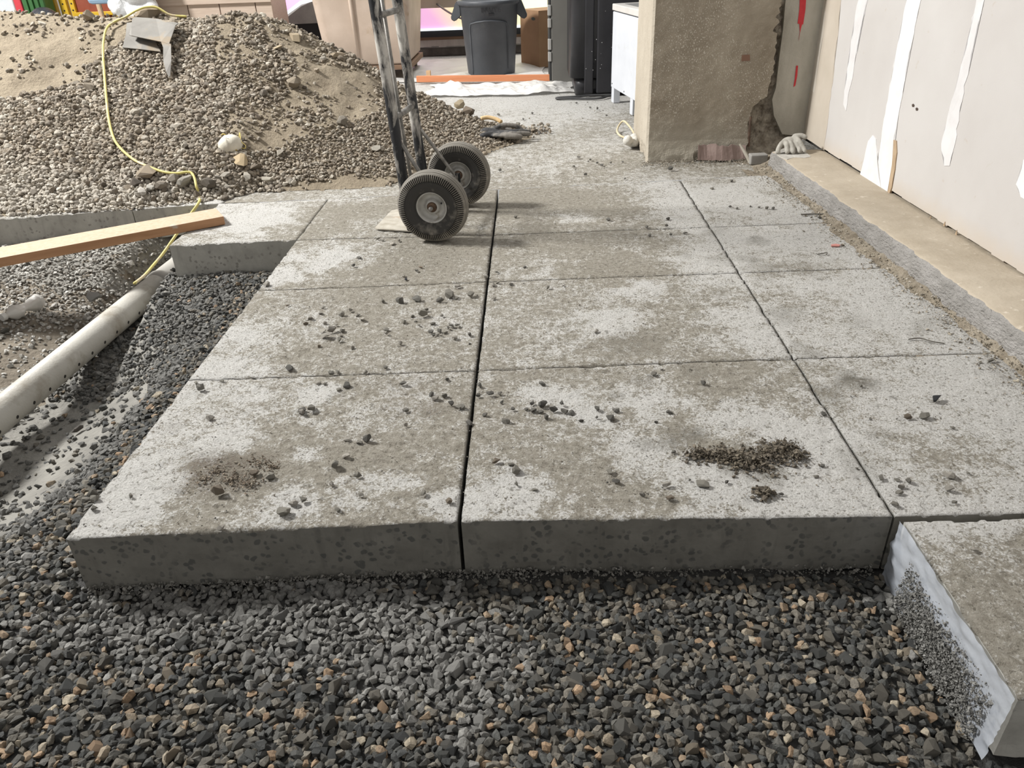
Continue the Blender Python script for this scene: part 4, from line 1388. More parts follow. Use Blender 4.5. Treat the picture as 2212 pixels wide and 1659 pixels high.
# ------------------------------------------------------------------ yellow extension cord
pts = [on_heap(400, 47) + Vector((0, 0.05, 0)), on_heap(372, 42), Vector(atY(345, 27, 4.78)), Vector(atY(322, 25, 4.76)), Vector(atY(300, 32, 4.74))]
pts += [on_heap(*q) for q in ((276, 46), (252, 57), (236, 70), (229, 95), (228, 130), (231, 175), (235, 220), (240, 265), (250, 305), (266, 330), (295, 355), (325, 369), (355, 380), (385, 384), (408, 381), (419, 384), (425, 395), (429, 412))]
pts = [p + Vector((0, -0.012, 0.024)) for p in pts]
pts += [G(431, 425, .012), G(428, 440, .012), atY(405, 472, 3.42), atY(380, 508, 3.37), atY(352, 548, 3.29), atY(332, 572, 3.2), atY(312, 595, 3.1), P_bed(292, 618) + Vector((0, 0, .012))]
M_YEL = surf('cord_yellow', (0.56, 0.48, 0.15), (0.66, 0.58, 0.22), 12, 5, rough=0.6, c3=(0.56, 0.47, 0.31), s3=5, t3=(0.56, 0.62))
tag(obj('extension_cord', tube(bmesh.new(), smooth_path(pts, 6), 0.0062, 8), M_YEL, None, True), 'yellow extension cord running down the heap and under the board', 'cord')

# ------------------------------------------------------------------ hand truck
fwdv = Vector((-0.990, 0.139, 0))            # the way its toe plate points
axl = Vector((0.139, 0.990, 0))
HT = Vector((-0.352, 3.105, 0))
ht = thing('hand_truck', 'worn black two wheeled hand truck standing on the slab', 'hand truck', HT, math.atan2(fwdv.y, fwdv.x))
# local: x toward the toe, y = away to the right of that (near side is +y)


def m_scuff():
    m, n, b = new_mat('scuffed_black')
    v = coords(n, (1, 1, 0.35))
    f = noise(n, v, 22, 8, 0.68, 0.5)
    g = noise(n, coords(n), 5, 4)
    k = math_(n, 'ADD', math_(n, 'MULTIPLY', f, .75), math_(n, 'MULTIPLY', g, .35))
    sz = n('ShaderNodeSeparateXYZ', {'Vector': coords(n)})
    k = math_(n, 'ADD', k, ramp(n, math_(n, 'ADD', sz.outputs[2], math_(n, 'MULTIPLY', g, .3)), [(0.3, 0.0), (0.75, 0.075)]))
    col = ramp(n, k, [(0.585, (0.012, 0.013, 0.016)), (0.605, (0.16, 0.152, 0.14)), (0.645, (0.26, 0.245, 0.225)), (0.70, (0.50, 0.48, 0.44))])
    n.t.links.new(col, b.inputs['Base Color'])
    b.inputs['Roughness'].default_value = 0.5
    bump(n, b, f, 0.002, .5)
    return m


M_BLK = m_scuff()
M_STEEL = surf('dull_steel', (0.14, 0.135, 0.125), (0.34, 0.325, 0.30), 26, 7, rough=0.55, metal=0.4, bd=0.001, bs=90)
railb, railt = 0.125, 0.175


def rail_pt(z, s):
    return Vector((railb + (railt - railb) * z / 0.85, s * 0.137, z))


for s in (1, -1):
    pts = [rail_pt(z, s) for z in (0.012, 0.08, 0.3, 0.6, 0.9, 1.1)]
    obj('rail', tube(bmesh.new(), pts, [.017, .021, .0205, .0205, .0205, .0205], 14), M_BLK, ht, True)
bm = bmesh.new()
tube(bm, smooth_path([rail_pt(1.09, 1), rail_pt(1.20, 1) + Vector((-.03, -.01, 0)), rail_pt(1.25, 0) + Vector((-.06, 0, 0)), rail_pt(1.20, -1) + Vector((-.03, .01, 0)), rail_pt(1.09, -1)], 6), .0195, 12)
obj('handle', bm, M_BLK, ht, True)
for z in (0.438, 0.79, 1.05):
    obj('crossbar', tube(bmesh.new(), [rail_pt(z, 1), rail_pt(z, -1)], .0115, 12), M_STEEL, ht, True)
obj('centre_rod', tube(bmesh.new(), [rail_pt(0.05, 0.35) + Vector((-.006, 0, 0)), rail_pt(0.438, 0.35) + Vector((.0, 0, 0)), rail_pt(1.05, 0.35)], .0075, 8), M_STEEL, ht, True)
# toe plate: a bent steel sheet
bm = bmesh.new()
prism(bm, [(0.10, .15, .003), (0.27, .13, .003), (0.285, .115, .003), (0.285, -.115, .003), (0.27, -.13, .003), (0.10, -.15, .003)], (0, 0, 0.005))
prism(bm, [(0.095, .15, .003), (0.102, .15, .003), (0.110, .15, .11), (0.103, .15, .11)], (0, -.30, 0))
M_TOE = surf('toe_plate_dust', (0.32, 0.29, 0.235), (0.50, 0.47, 0.41), 18, 7, rough=0.8, bd=0.001, bs=70, c3=(0.28, 0.19, 0.11), s3=7, t3=(0.6, 0.75))
obj('toe_plate', bm, M_TOE, ht)
obj('axle', tube(bmesh.new(), [(0, .275, .137), (0, -.275, .137)], .008, 12), M_STEEL, ht, True)
for s in (1, -1):
    b0 = rail_pt(0.345, s) + Vector((-.018, 0, 0))
    e0 = Vector((0.0, s * 0.165, 0.145))
    bm = bmesh.new()
    tube(bm, [b0, e0], .0075, 6)
    obj('strut', bm, M_STEEL, ht)
    bm = bmesh.new()
    prism(bm, [(-.02, s * .16, .12), (.02, s * .16, .12), (.125, s * .145, .03), (.13, s * .145, .11), (.02, s * .16, .16), (-.02, s * .16, .16)], (0, s * .004, 0))
    obj('axle_bracket', bm, M_BLK, ht)


def m_tyre():
    m, n, b = new_mat('tyre_rubber')
    v = coords(n)
    f = noise(n, v, 30, 8, .7)
    g = noise(n, v, 7, 5)
    sx = n('ShaderNodeSeparateXYZ', {'Vector': v})
    rr = math_(n, 'SQRT', math_(n, 'ADD', math_(n, 'POWER', sx.outputs[0], 2.0), math_(n, 'POWER', sx.outputs[2], 2.0)))
    edge = ramp(n, rr, [(0.120, 0.0), (0.134, 0.55)])
    dust = math_(n, 'ADD', ramp(n, math_(n, 'ADD', math_(n, 'MULTIPLY', f, .6), math_(n, 'MULTIPLY', g, .5)), [(0.58, 0.02), (0.78, .6)]), math_(n, 'MULTIPLY', n('ShaderNodeAttribute', attribute_name='dust').outputs['Fac'], 0.75), True)
    col = mixc(n, dust, (0.022, 0.021, 0.020), (0.36, 0.33, 0.28))
    n.t.links.new(col, b.inputs['Base Color'])
    b.inputs['Roughness'].default_value = 0.75
    bump(n, b, f, .001, .5)
    return m


M_TYRE = m_tyre()
M_RIM = surf('rim_paint', (0.38, 0.37, 0.34), (0.58, 0.57, 0.54), 16, 6, rough=0.4, metal=0.2, c3=(0.25, 0.20, 0.14), s3=20, t3=(0.6, 0.75))
M_RUSTY = surf('rusty_hub', (0.06, 0.035, 0.022), (0.17, 0.11, 0.07), 60, 5, rough=0.6, metal=0.4)


def wheel(s):
    yc = s * 0.229
    # tyre: each shoulder carries radial lugs
    prof = [(.058, -.026, 0), (.066, -.036, 0), (.083, -.0415, 0), (.0985, -.043, 0), (.100, -.0418, 0), (.102, -.043, 0), (.106, -.0425, 1), (.117, -.040, 1), (.1255, -.036, 1), (.127, -.033, 0), (.1315, -.0285, 0), (.1330, -.0235, 0), (.1312, -.0225, 0), (.1312, -.0205, 0), (.1345, -.0195, 0), (.1368, -.010, 0), (.1352, -.009, 0), (.1352, -.007, 0), (.1372, -.006, 0), (.1374, 0, 0)]
    prof = prof + [(r, -h, g) for r, h, g in prof[-2::-1]]
    N = 96 * 4
    V, DU = [], []
    for r, h, g in prof:
        for k in range(N):
            low = g and (k % 4) < 2
            rr = r - (.005 if low else 0)
            hh = h * (0.84 if low else 1.0)
            DU.append(0.0 if low else (0.62 if (g or r > .126) else 0.03))
            t = 2 * PI * k / N
            V.append((rr * math.cos(t), hh, rr * math.sin(t)))
    I = np.arange(len(V)).reshape(len(prof), N)
    Q = np.stack([I[:-1], np.roll(I[:-1], -1, 1), np.roll(I[1:], -1, 1), I[1:]], -1).reshape(-1, 4)
    me = tri_mesh('tyre', V, Q[:, ::-1])
    set_col(me, 'dust', np.repeat(np.array(DU)[:, None], 3, 1))
    ty = link_mesh('tyre', me, M_TYRE, ht)
    ty.location = (0, yc, 0.1375)
    bm = bmesh.new()
    lathe(bm, [(.016, .018), (.026, .018), (.029, .004), (.044, .001), (.052, .010), (.0555, .027), (.0605, .028), (.0605, .026), (.058, .022), (.058, -.022), (.0605, -.026), (.0605, -.028), (.057, -.027), (.054, -.018), (.046, -.010), (.030, -.012), (.028, -.020), (.016, -.020)], 56, 'y', cap=False)
    obj('wheel_rim', bm, M_RIM, ty, True)
    bm = bmesh.new()
    lathe(bm, [(.0001, .036), (.007, .036), (.0085, .033), (.0085, .027), (.0125, .0265), (.0175, .025), (.0195, .0205), (.0195, -.0205), (.0175, -.025), (.0085, -.027), (.0085, -.033), (.007, -.036), (.0001, -.036)], 28, 'y', cap=False)
    obj('hub', bm, M_RUSTY, ty, True)
    bm = bmesh.new()
    tube(bm, [(-.035, s * .010, .012), (-.040, s * .026, .018)], .0035, 8)
    obj('valve', bm, surf('valve_black', (0.02, 0.02, 0.02)), ty)


wheel(1)
wheel(-1)


# ------------------------------------------------------------------ things on the heap and in the trench
hn = Vector((0, -0.45, 0.89))                # how the heap's face points
M_SHEET = surf('sheet_metal', (0.17, 0.16, 0.145), (0.235, 0.225, 0.205), 5, 5, rough=0.8, bd=0.001, bs=40, c3=(0.25, 0.205, 0.15), s3=6, t3=(0.52, 0.62))


def heap_plate(name, pix, lifts, mat, parent, th=0.004):
    pts = [on_heap(px, py) + hn * l_ for (px, py), l_ in zip(pix, lifts)]
    bm = bmesh.new()
    f1 = [bm.verts.new(p) for p in pts]
    f2 = [bm.verts.new(p - hn * th) for p in pts]
    c1, c2 = bm.faces.new(f1), bm.faces.new(f2[::-1])
    for i in range(len(pts)):
        bm.faces.new((f1[i], f2[i], f2[(i + 1) % len(pts)], f1[(i + 1) % len(pts)]))
    bmesh.ops.triangulate(bm, faces=[c1, c2])
    return obj(name, bm, mat, parent)


sh = thing('metal_sheet', 'bent grey sheet metal offcut with a pointed tongue on the heap', 'sheet metal', on_heap(335, 100))
inv = Matrix.Translation(-sh.location)
for nm, pix, lf in (('under_plate', [(279, 60), (318, 57), (352, 122), (310, 117), (270, 113), (277, 85)], [.03, .03, .03, .03, .03, .03]),
                    ('top_plate', [(296, 62), (302, 55), (345, 58), (393, 68), (390, 80), (377, 122), (360, 117), (297, 104), (291, 100), (295, 82)], [.06, .05, .05, .05, .07, .075, .075, .075, .07, .065]),
                    ('tongue', [(377, 120), (381, 122), (379, 150), (374, 178), (370, 179), (365, 168), (361, 150), (364, 128), (360, 117)], [.074, .074, .055, .04, .035, .035, .05, .07, .074])):
    o = heap_plate(nm, pix, lf, M_SHEET, sh)
    o.data.transform(inv)

# dust mask
mp = on_heap(500, 318) + hn * 0.005
mk = thing('dust_mask', 'dirty white cup shaped dust mask lying on the heap', 'dust mask', mp)
M_MASK = surf('mask_fabric', (0.58, 0.54, 0.45), (0.68, 0.645, 0.56), 14, 5, rough=0.9, bd=0.001, bs=160, c3=(0.42, 0.36, 0.24), s3=20, t3=(0.62, 0.72))
bm = bmesh.new()
N, Mr = 32, 12
V, Q = [], []
for i in range(Mr + 1):
    a = (PI / 2) * i / Mr
    for k in range(N):
        t = 2 * PI * k / N
        r = math.sin(a) ** 0.8
        x_, y_ = 0.060 * r * math.cos(t), 0.054 * r * math.sin(t)
        z_ = 0.058 * math.cos(a) + 0.004 * math.cos(2 * t) * r
        z_ += 0.006 * math.exp(-((x_ + .008) / .006) ** 2) * (1 - r * .6)
        V.append((x_ * (1 - 0.12 * (y_ > 0.02) * y_ / .054), y_, z_))
for i in range(Mr):
    for k in range(N):
        Q.append((i * N + k, (i + 1) * N + k, (i + 1) * N + (k + 1) % N, i * N + (k + 1) % N))
me = tri_mesh('shell', V, Q, smooth=True)
shell = link_mesh('shell', me, M_MASK, mk)
sd = shell.modifiers.new('t', 'SOLIDIFY')
sd.thickness = 0.002
mk.rotation_euler = (math.radians(38), math.radians(-14), math.radians(20))
M_STRAP = surf('strap_yellow', (0.66, 0.50, 0.10), (0.74, 0.60, 0.2), 20, 3, rough=0.6)
obj('strap', tube(bmesh.new(), smooth_path([(.052, .03, .004), (.064, .045, .016), (.062, .02, .024), (.056, -.01, .020), (.066, -.03, .008), (.060, -.045, .006), (.045, -.035, .004)], 5), .0022, 6), M_STRAP, mk, True)
obj('strap', tube(bmesh.new(), smooth_path([(-.022, .052, .006), (-.028, .068, .014), (-.012, .074, .016), (-.002, .06, .010), (-.010, .052, .006)], 5), .0022, 6), M_STRAP, mk, True)
for q in ((-.034, -.041), (.006, -.050), (.018, -.048)):
    r_ = math.hypot(q[0], q[1])
    obj('staple', B(((q[0] - .0035, q[1] - .003, .008), (q[0] + .0035, q[1] + .002, .022))), surf('staple_mark', (0.40, 0.28, 0.06), (0.45, 0.33, 0.1)), mk)

# crushed plastic bottle
b0, b1 = P_bed(12, 702), P_bed(97, 672)
d = (b1 - b0)
bt = thing('plastic_bottle', 'crushed dusty clear plastic bottle on the dirt left of the pipe', 'bottle', b0 + Vector((0, 0, .032)), math.atan2(d.y, d.x))
Ln = d.length
prof = [(.0001, 0.0), (.012, 0.0), (.012, .016), (.010, .02), (.016, .03), (.027, .05), (.0285, .06), (.026, .07), (.0285, .08), (.022, .10), (.019, .112), (.024, .128), (.029, .145), (.027, .158), (.029, .17), (.029, .185), (.025, .195), (.0001, .19)]
k = Ln / .195
bm = lathe(bmesh.new(), [(r, h * k) for r, h in prof], 24, 'x', cap=False)
for v in bm.verts:
    q = float(vnoise(v.co.x * 60, v.co.y * 70 + v.co.z * 40, 3)) - .5
    v.co.y *= 1 + q * .35
    v.co.z *= (1 + q * .5) * (1 - .35 * math.exp(-((v.co.x - .105 * k) / .03) ** 2))
mb, nb, pb = new_mat('bottle_plastic')
pb.inputs['Base Color'].default_value = (0.72, 0.70, 0.66, 1)
pb.inputs['Roughness'].default_value = 0.3
pb.inputs['Transmission Weight'].default_value = 0.35
obj('bottle_body', bm, mb, bt, True)
bm = lathe(bmesh.new(), [(.0001, -.004), (.0145, -.004), (.0145, .012), (.0001, .012)], 20, 'x', cap=False)
obj('cap', bm, surf('cap_white', (0.62, 0.61, 0.58)), bt)
for px, py, L, c, lab in ((205, 650, .10, (0.42, 0.41, 0.385), 'long pale broken stone on the dirt left of the pipe'), (122, 667, .05, (0.55, 0.53, 0.50), 'white square chip between the bottle and the pipe'), (16, 722, .05, (0.12, 0.115, 0.10), 'dark stone under the crushed bottle'), (75, 706, .06, (0.27, 0.235, 0.185), 'brown clod right below the crushed bottle'), (170, 935, .045, (0.13, 0.115, 0.10), 'dark stone in the mud right of the pipe')):
    p = P_bed(px, py)
    kk = random.randrange(14)
    Rm = rand_rot(1, .2)[0]
    s3 = (L, L * .8, L * .7)
    stone_obj('stone', ANG, kk, c, lab[:20], (p.x, p.y, p.z + .006 - low_z(ANG[kk][0], Rm, s3)), Rm, s3, lab, 'stone')

# ------------------------------------------------------------------ gloves, scraps by the pillar
M_GLOVE = surf('glove_grey', (0.30, 0.285, 0.25), (0.44, 0.42, 0.375), 30, 6, rough=0.9, bd=0.002, bs=140)


def glove(build, name, label, loc, rz, mat):
    o = fused(name, build, 0.0035, mat)
    o.location = loc
    o.rotation_euler = (0, 0, rz)
    return tag(o, label, 'glove')


def finger(bm, pts, r0, r1):
    pts = smooth_path(pts, 4)
    n_ = len(pts)
    for i, p in enumerate(pts):
        ball(bm, p, r0 + (r1 - r0) * i / (n_ - 1), seg=10)


def g_kerb(bm):
    ball(bm, (0, .035, .040), .033, (1.25, 1.0, .75))
    ball(bm, (.028, .030, .052), .022, (1.2, .9, .8))
    for x0, x1, y1 in ((-.030, -.034, -.040), (-.008, -.008, -.046), (.014, .022, -.042)):
        finger(bm, [(x0, .02, .045), (x0 * .9 + x1 * .1, -.012, .038), (x1, y1 * .75, .022), (x1, y1, .012)], .0125, .0115)
    finger(bm, [(.02, .02, .062), (.030, -.010, .050), (.044, -.035, .022), (.047, -.042, .014)], .012, .011)
    finger(bm, [(.02, .03, .066), (.045, .022, .070), (.062, .012, .064)], .014, .012)
    finger(bm, [(-.03, .03, .045), (-.052, .005, .038), (-.070, -.018, .020), (-.074, -.03, .010)], .012, .012)
    ball(bm, (.05, .03, .03), .016, (1, .8, .9))


gp = G(1700, 317, 0.083)
glove(g_kerb, 'work_glove', 'grey dust caked work glove curled on the far end of the kerb', (1.235, 3.765, 0.082), 0.05, M_GLOVE)
M_GLB = surf('glove_black', (0.018, 0.018, 0.02), (0.035, 0.035, 0.036), 12, 5, rough=0.7, c3=(0.17, 0.155, 0.135), s3=9, t3=(0.46, 0.56), bd=0.002, bs=90)


def g_floor(bm):
    ball(bm, (0, 0, .018), .075, (1.25, .95, .22))
    ball(bm, (-.03, .10, .022), .07, (1.1, .8, .22), Euler((.15, .1, .5)))
    finger(bm, [(.05, .02, .02), (.10, .045, .02), (.145, .06, .016)], .020, .015)
    finger(bm, [(.05, -.02, .018), (.11, -.005, .018), (.15, .012, .014)], .020, .014)
    finger(bm, [(.03, -.05, .016), (.08, -.055, .016), (.11, -.05, .012)], .020, .014)
    finger(bm, [(-.05, .02, .02), (-.10, .03, .03), (-.13, .05, .02)], .024, .016)
    finger(bm, [(-.06, .06, .03), (-.01, .075, .05), (.06, .085, .045), (.10, .09, .02)], .017, .014)
    finger(bm, [(-.05, -.02, .018), (-.10, -.04, .018), (-.12, -.03, .012)], .022, .015)


o = fused('work_glove', g_floor, 0.005, M_GLB)
o.location = (-0.17, 4.56, float(heap_h(-.17, 4.60)) + 0.012)
o.rotation_euler = (0, 0, -0.12)
tag(o, 'crumpled black work gloves flung down at the right tip of the heap', 'glove')
bm = bmesh.new()
tube(bm, smooth_path([(-.30, 4.70, .105), (-.26, 4.71, .108), (-.21, 4.70, .098), (-.18, 4.68, .085)], 4), [.012] * 13, 8)
tag(obj('leather_strip', bm, surf('leather_tan', (0.50, 0.34, 0.16), (0.62, 0.46, 0.26), 20, 4), None, True), 'yellowish leather strip lying behind the black gloves', 'leather')

a, b_ = atY(1505, 333, 3.97), atY(1612, 344, 3.97)
bm = bmesh.new()
n_ = 16
top, bot = [], []
for i in range(n_ + 1):
    t = i / n_
    x_ = 0.835 + (1.075 - .835) * t
    top.append(Vector((x_, 3.975 + .008 * math.sin(9 * t), .085 - .018 * t + random.uniform(-.007, .007))))
    bot.append(Vector((x_, 3.955 + .006 * math.sin(7 * t + 1), .004 + random.uniform(0, .005))))
for i in range(n_):
    prism(bm, [top[i], top[i + 1], bot[i + 1], bot[i]], (0, .003, 0))
tag(obj('paper_strip', bm, surf('red_brown_paper', (0.22, 0.155, 0.135), (0.30, 0.225, 0.20), 12, 6, rough=0.85, bd=0.004, bs=24)), 'torn red brown paper strip at the foot of the pillar', 'paper')
bm = B(((0, 0, 0), (.085, .05, .048)), bev=.005)
o = tag(obj('block', bm, surf('grey_block', (0.25, 0.24, 0.225), (0.32, 0.31, 0.29), 14, 5, bd=.002)), 'small grey concrete block between pillar and kerb end', 'block')
o.location = (1.075, 3.86, 0.001)
o.rotation_euler = (0, 0, .06)
bm = tube(bmesh.new(), [(1.03, 3.93, .09), (1.06, 3.91, .045), (1.085, 3.885, .004)], [.005, .009, .011], 8)
tag(obj('stick', bm, surf('dusty_stick', (0.32, 0.29, 0.24), (0.42, 0.39, 0.33), 20, 4)), 'dusty stick leaning at the right of the torn paper strip', 'stick')
p = G(1718, 404)
bm = lathe(bmesh.new(), [(.0001, 0), (.012, 0), (.012, .007), (.009, .008), (.009, .017), (.011, .018), (.011, .024), (.0001, .024)], 18, 'x', cap=False)
o = tag(obj('pipe_cap', bm, surf('cap_white', (0.62, 0.61, 0.58)), None, True), 'little white plastic cap in the debris at the kerb', 'cap')
o.location = (p.x, p.y, .013)
o.rotation_euler = (0, 0, .5)
p = G(1804, 532)
bm = prism(bmesh.new(), [(-.016, -.006, .001), (.01, -.01, .001), (.018, 0, .002), (.006, .01, .002), (-.012, .008, .001)], (0, 0, .004))
o = tag(obj('plastic_scrap', bm, surf('scrap_pink', (0.50, 0.20, 0.18), (0.55, 0.26, 0.22))), 'faded red scrap on the slab near the kerb', 'scrap')
o.location = p
for px, pts_, lab in (((1962, 735), [(0, 0, .003), (.03, .0, .006), (.055, -.02, .005), (.085, -.03, .003)], 'thin dark twig across the second joint on the right'), ((1765, 551), [(0, 0, .003), (.02, .004, .004), (.034, .002, .008), (.03, -.006, .003)], 'short bent wire on the right hand panel behind the third joint'), ((1730, 466), [(0, 0, .005), (.05, .0, .006), (.09, -.004, .005)], 'grey stick lying by the fourth joint near the kerb')):
    p = G(*px)
    o = tag(obj('twig', tube(bmesh.new(), smooth_path(pts_, 4), .003 if 'stick' in lab else .0018, 6), surf('twig_dark', (0.10, 0.09, 0.075), (0.16, 0.15, 0.13))), lab, 'twig')
    o.location = p

# white cord and bag behind the pillar
pts = [(0.57, 4.46, .02), (.53, 4.50, .012), (.505, 4.58, .01), (.50, 4.68, .012), (.515, 4.74, .03), (.54, 4.72, .06), (.565, 4.60, .05), (.58, 4.50, .03)]
tag(obj('power_cord', tube(bmesh.new(), smooth_path(pts, 6), .006, 8), surf('cord_cream', (0.52, 0.44, 0.28), (0.62, 0.54, 0.38), 9, 3), None, True), 'cream cord loop on the floor left of the pillar', 'cord')


def bag(bm):
    for _ in range(9):
        ball(bm, (random.uniform(-.03, .03), random.uniform(-.035, .035), random.uniform(.015, .045)), random.uniform(.018, .03))


o = fused('plastic_bag', bag, .005, surf('bag_white', (0.55, 0.53, 0.48), (0.66, 0.64, 0.59), 20, 5, rough=.4, bd=.004, bs=50), None, 2)
o.location = (.545, 4.32, 0.0)
tag(o, 'small crumpled white bag against the left side of the pillar', 'bag')

# ------------------------------------------------------------------ plastic sheet and mortar on the near right slab
M_POLY, n_p, bp_ = new_mat('polythene')
v_ = coords(n_p)
tr = n_p('ShaderNodeBsdfTransparent')
bp_.inputs['Base Color'].default_value = (0.46, 0.49, 0.54, 1)
bp_.inputs['Roughness'].default_value = 0.22
bump(n_p, bp_, noise(n_p, v_, 18, 4), .004, .7)
mx = n_p('ShaderNodeMixShader', {0: 0.62})
out = n_p.t.nodes['Material Output']
n_p.t.links.new(tr.outputs[0], mx.inputs[1])
n_p.t.links.new(bp_.outputs[0], mx.inputs[2])
n_p.t.links.new(mx.outputs[0], out.inputs['Surface'])


def sheet(name, nx, ny, fn, mat, label, cat, keep=None):
    V, T = [], []
    for j in range(ny):
        for i in range(nx):
            V.append(fn(i / (nx - 1), j / (ny - 1)))
    for j in range(ny - 1):
        for i in range(nx - 1):
            if keep is None or keep((i + .5) / (nx - 1), (j + .5) / (ny - 1)):
                a = j * nx + i
                T.append((a, a + 1, a + nx + 1, a + nx))
    me = tri_mesh(name, V, T, smooth=True)
    bm = bmesh.new()
    bm.from_mesh(me)
    bmesh.ops.delete(bm, geom=[v for v in bm.verts if not v.link_faces], context='VERTS')
    bm.to_mesh(me)
    bm.free()
    return tag(link_mesh(name, me, mat), label, cat)


def f_side(u, v):
    y = 0.768 + (1.172 - .768) * u
    z = 0.002 - .145 * v
    wv = (float(fbm(y * 1.0, z * 2.5, .07, 3, 33)) - .5)
    return (0.703 - .004 - abs(wv) * .022 - .008 * v, y, z)


sheet('plastic_sheet', 70, 26, f_side, M_POLY, 'clear plastic sheet clinging to the side of the near right slab', 'plastic sheet',
      lambda u, v: v < (1.0 if u > .72 else (.42 + .30 * float(vnoise(u * 9, 0, 4)) + (.55 if u < .22 else 0))))
xs_, ys_, zs_, ss_ = [], [], [], []
for _ in range(11000):
    u = random.random()
    y = .80 + .30 * u
    v = random.betavariate(2.2, 1.3)
    if random.random() < 1.15 - abs(u - .6) * 1.4:
        xs_.append(.697 - random.random() * .018 * (v + .3)); ys_.append(y); zs_.append(-.03 - .115 * v); ss_.append(.003 + .010 * random.random() ** 4)
grit('mortar_spill', np.array(xs_), np.array(ys_), np.array(zs_), np.array(ss_), [(0.225, 0.22, 0.205), (0.27, 0.265, 0.25), (0.19, 0.185, 0.17)], 'grey mortar stuck to the side of the near right slab', 'mortar', TINY, 1.2)
x = np.concatenate([rng.uniform(-.94, .0, 2600), rng.uniform(0, .68, 900)])
y = R0(x) - np.abs(rng.normal(0, .014, len(x)))
grit('mortar_fringe', x, y, -.125 - rng.random(len(x)) * .03 - (R0(x) - y) * .3, .004 + .014 * rng.random(len(x)) ** 3, [(0.17, 0.165, 0.15), (0.21, 0.20, 0.18), (0.14, 0.135, 0.12)], 'ragged mortar lumps along the bottom of the slab face', 'mortar', TINY, 1.0)


# ------------------------------------------------------------------ BACKGROUND
def local_box(name, mat, parent, *boxes, bev=0.004):
    return obj(name, B(*boxes, bev=bev), mat, parent)


# trash can
M_CAN = surf('can_plastic', (0.062, 0.068, 0.078), (0.085, 0.092, 0.104), 6, 5, rough=0.5, bd=.0008, bs=80, c3=(0.12, 0.125, 0.13), s3=5, t3=(0.62, 0.75))
can = thing('trash_can', 'dark grey round plastic trash can standing on the plastic sheet', 'trash can', (-0.345, 7.22, 0.004))
prof = [(.0001, 0), (.19, 0), (.205, .012), (.246, .545), (.262, .55), (.268, .562), (.268, .58), (.258, .588), (.236, .585), (.198, .03), (.0001, .03)]
obj('body', lathe(bmesh.new(), prof, 56, cap=False), M_CAN, can, True)
for s in (1, -1):
    bm = bmesh.new()
    pts = [(s * .245, -.05, .53), (s * .30, -.05, .47), (s * .315, -.05, .45), (s * .30, -.05, .435), (s * .25, -.05, .455)]
    prism(bm, [(s * .24, -.055, .585), (s * .275, -.055, .575), (s * .325, -.055, .455), (s * .31, -.055, .432), (s * .285, -.055, .43), (s * .235, -.055, .47)], (0, .11, 0))
    bmesh.ops.bevel(bm, geom=list(bm.edges), offset=.006, segments=2, affect='EDGES')
    obj('handle', bm, M_CAN, can)
for xs_ in ((-.16, .16),):
    pts = []
    for t in np.linspace(0, 1, 30):
        pts.append((xs_[0], .05 + .36 * t))
    pts = [(-.152, .02), (-.155, .2), (-.158, .38), (-.15, .415), (-.10, .428), (-.03, .437), (.03, .437), (.10, .428), (.15, .415), (.158, .38), (.155, .2), (.152, .02)]
    P3 = []
    for a_, b2 in zip(pts, pts[1:]):
        for t in np.linspace(0, 1, 6)[:-1]:
            x_, z_ = a_[0] + (b2[0] - a_[0]) * t, a_[1] + (b2[1] - a_[1]) * t
            r = .205 + (.246 - .205) * (z_ - .012) / .533
            P3.append((x_, -math.sqrt(r * r - x_ * x_) - .001, z_))
    obj('rib', tube(bmesh.new(), P3, .007, 6), M_CAN, can, True)
M_INK = surf('moulded_black', (0.012, 0.012, 0.014))
tx = text_mesh('lettering', 'BRUTE', .058, M_INK, can)
tx.location = (.028, -.2478, .517)
tx.rotation_euler = (math.radians(86), 0, 0)
tx.scale = (.95, .8, 1)
obj('badge', B(((.008, -.2445, .475), (.052, -.24, .492))), M_INK, can)
bm = B(((-.07, -.005, .585), (-.02, .0, .60)), ((.085, -.005, .585), (.13, .0, .598)), bev=.002)
obj('rim_tab', bm, M_CAN, can)

# cardboard box
p0, p1 = G(1165, 147), G(1130, 140)
cb = thing('cardboard_box', 'tall brown cardboard box with a hand hole standing behind the grey cabinet', 'box', p0, math.atan2((p1 - p0).y, (p1 - p0).x))
M_CARD = surf('cardboard', (0.27, 0.16, 0.085), (0.32, 0.195, 0.11), 5, 4, rough=.85)
wd = (p1 - p0).length
bm = B(((0, -.30, 0), (wd + .03, 0, .465)))
obj('carton', bm, M_CARD, cb)
obj('flap', B(((-.002, -.302, .465), (wd + .032, -.0, .468))), M_CARD, cb)
bm = prism(bmesh.new(), [(.09 + .032 * math.cos(q * PI / 8) * (1), .0015, .40 + .013 * math.sin(q * PI / 8)) for q in range(16)], (0, -.004, 0))
obj('hand_hole', bm, surf('hole_green', (0.05, 0.07, 0.06)), cb)

# grey cabinet with hinge pads
M_CAB = surf('cabinet_grey', (0.135, 0.13, 0.118), (0.155, 0.15, 0.137), 4, 4, rough=.6)
cab = thing('cabinet', 'plain grey cabinet side between the cardboard box and the black bin', 'cabinet', (0.166, 6.58, 0))
local_box('carcass', M_CAB, cab, ((0, 0, 0), (.42, .5, 1.3)))
local_box('door', surf('cabinet_black', (0.03, 0.03, 0.03)), cab, ((-.018, .005, .02), (0, .49, 1.29)))
for z0, z1 in ((.495, .57), (.41, .475), (.25, .33), (.165, .235), (.70, .78), (.92, 1.0)):
    local_box('hinge', surf('hinge_grey', (0.36, 0.355, 0.34)), cab, ((-.028, -.006, z0), (.0, .03, z1)), bev=.005)

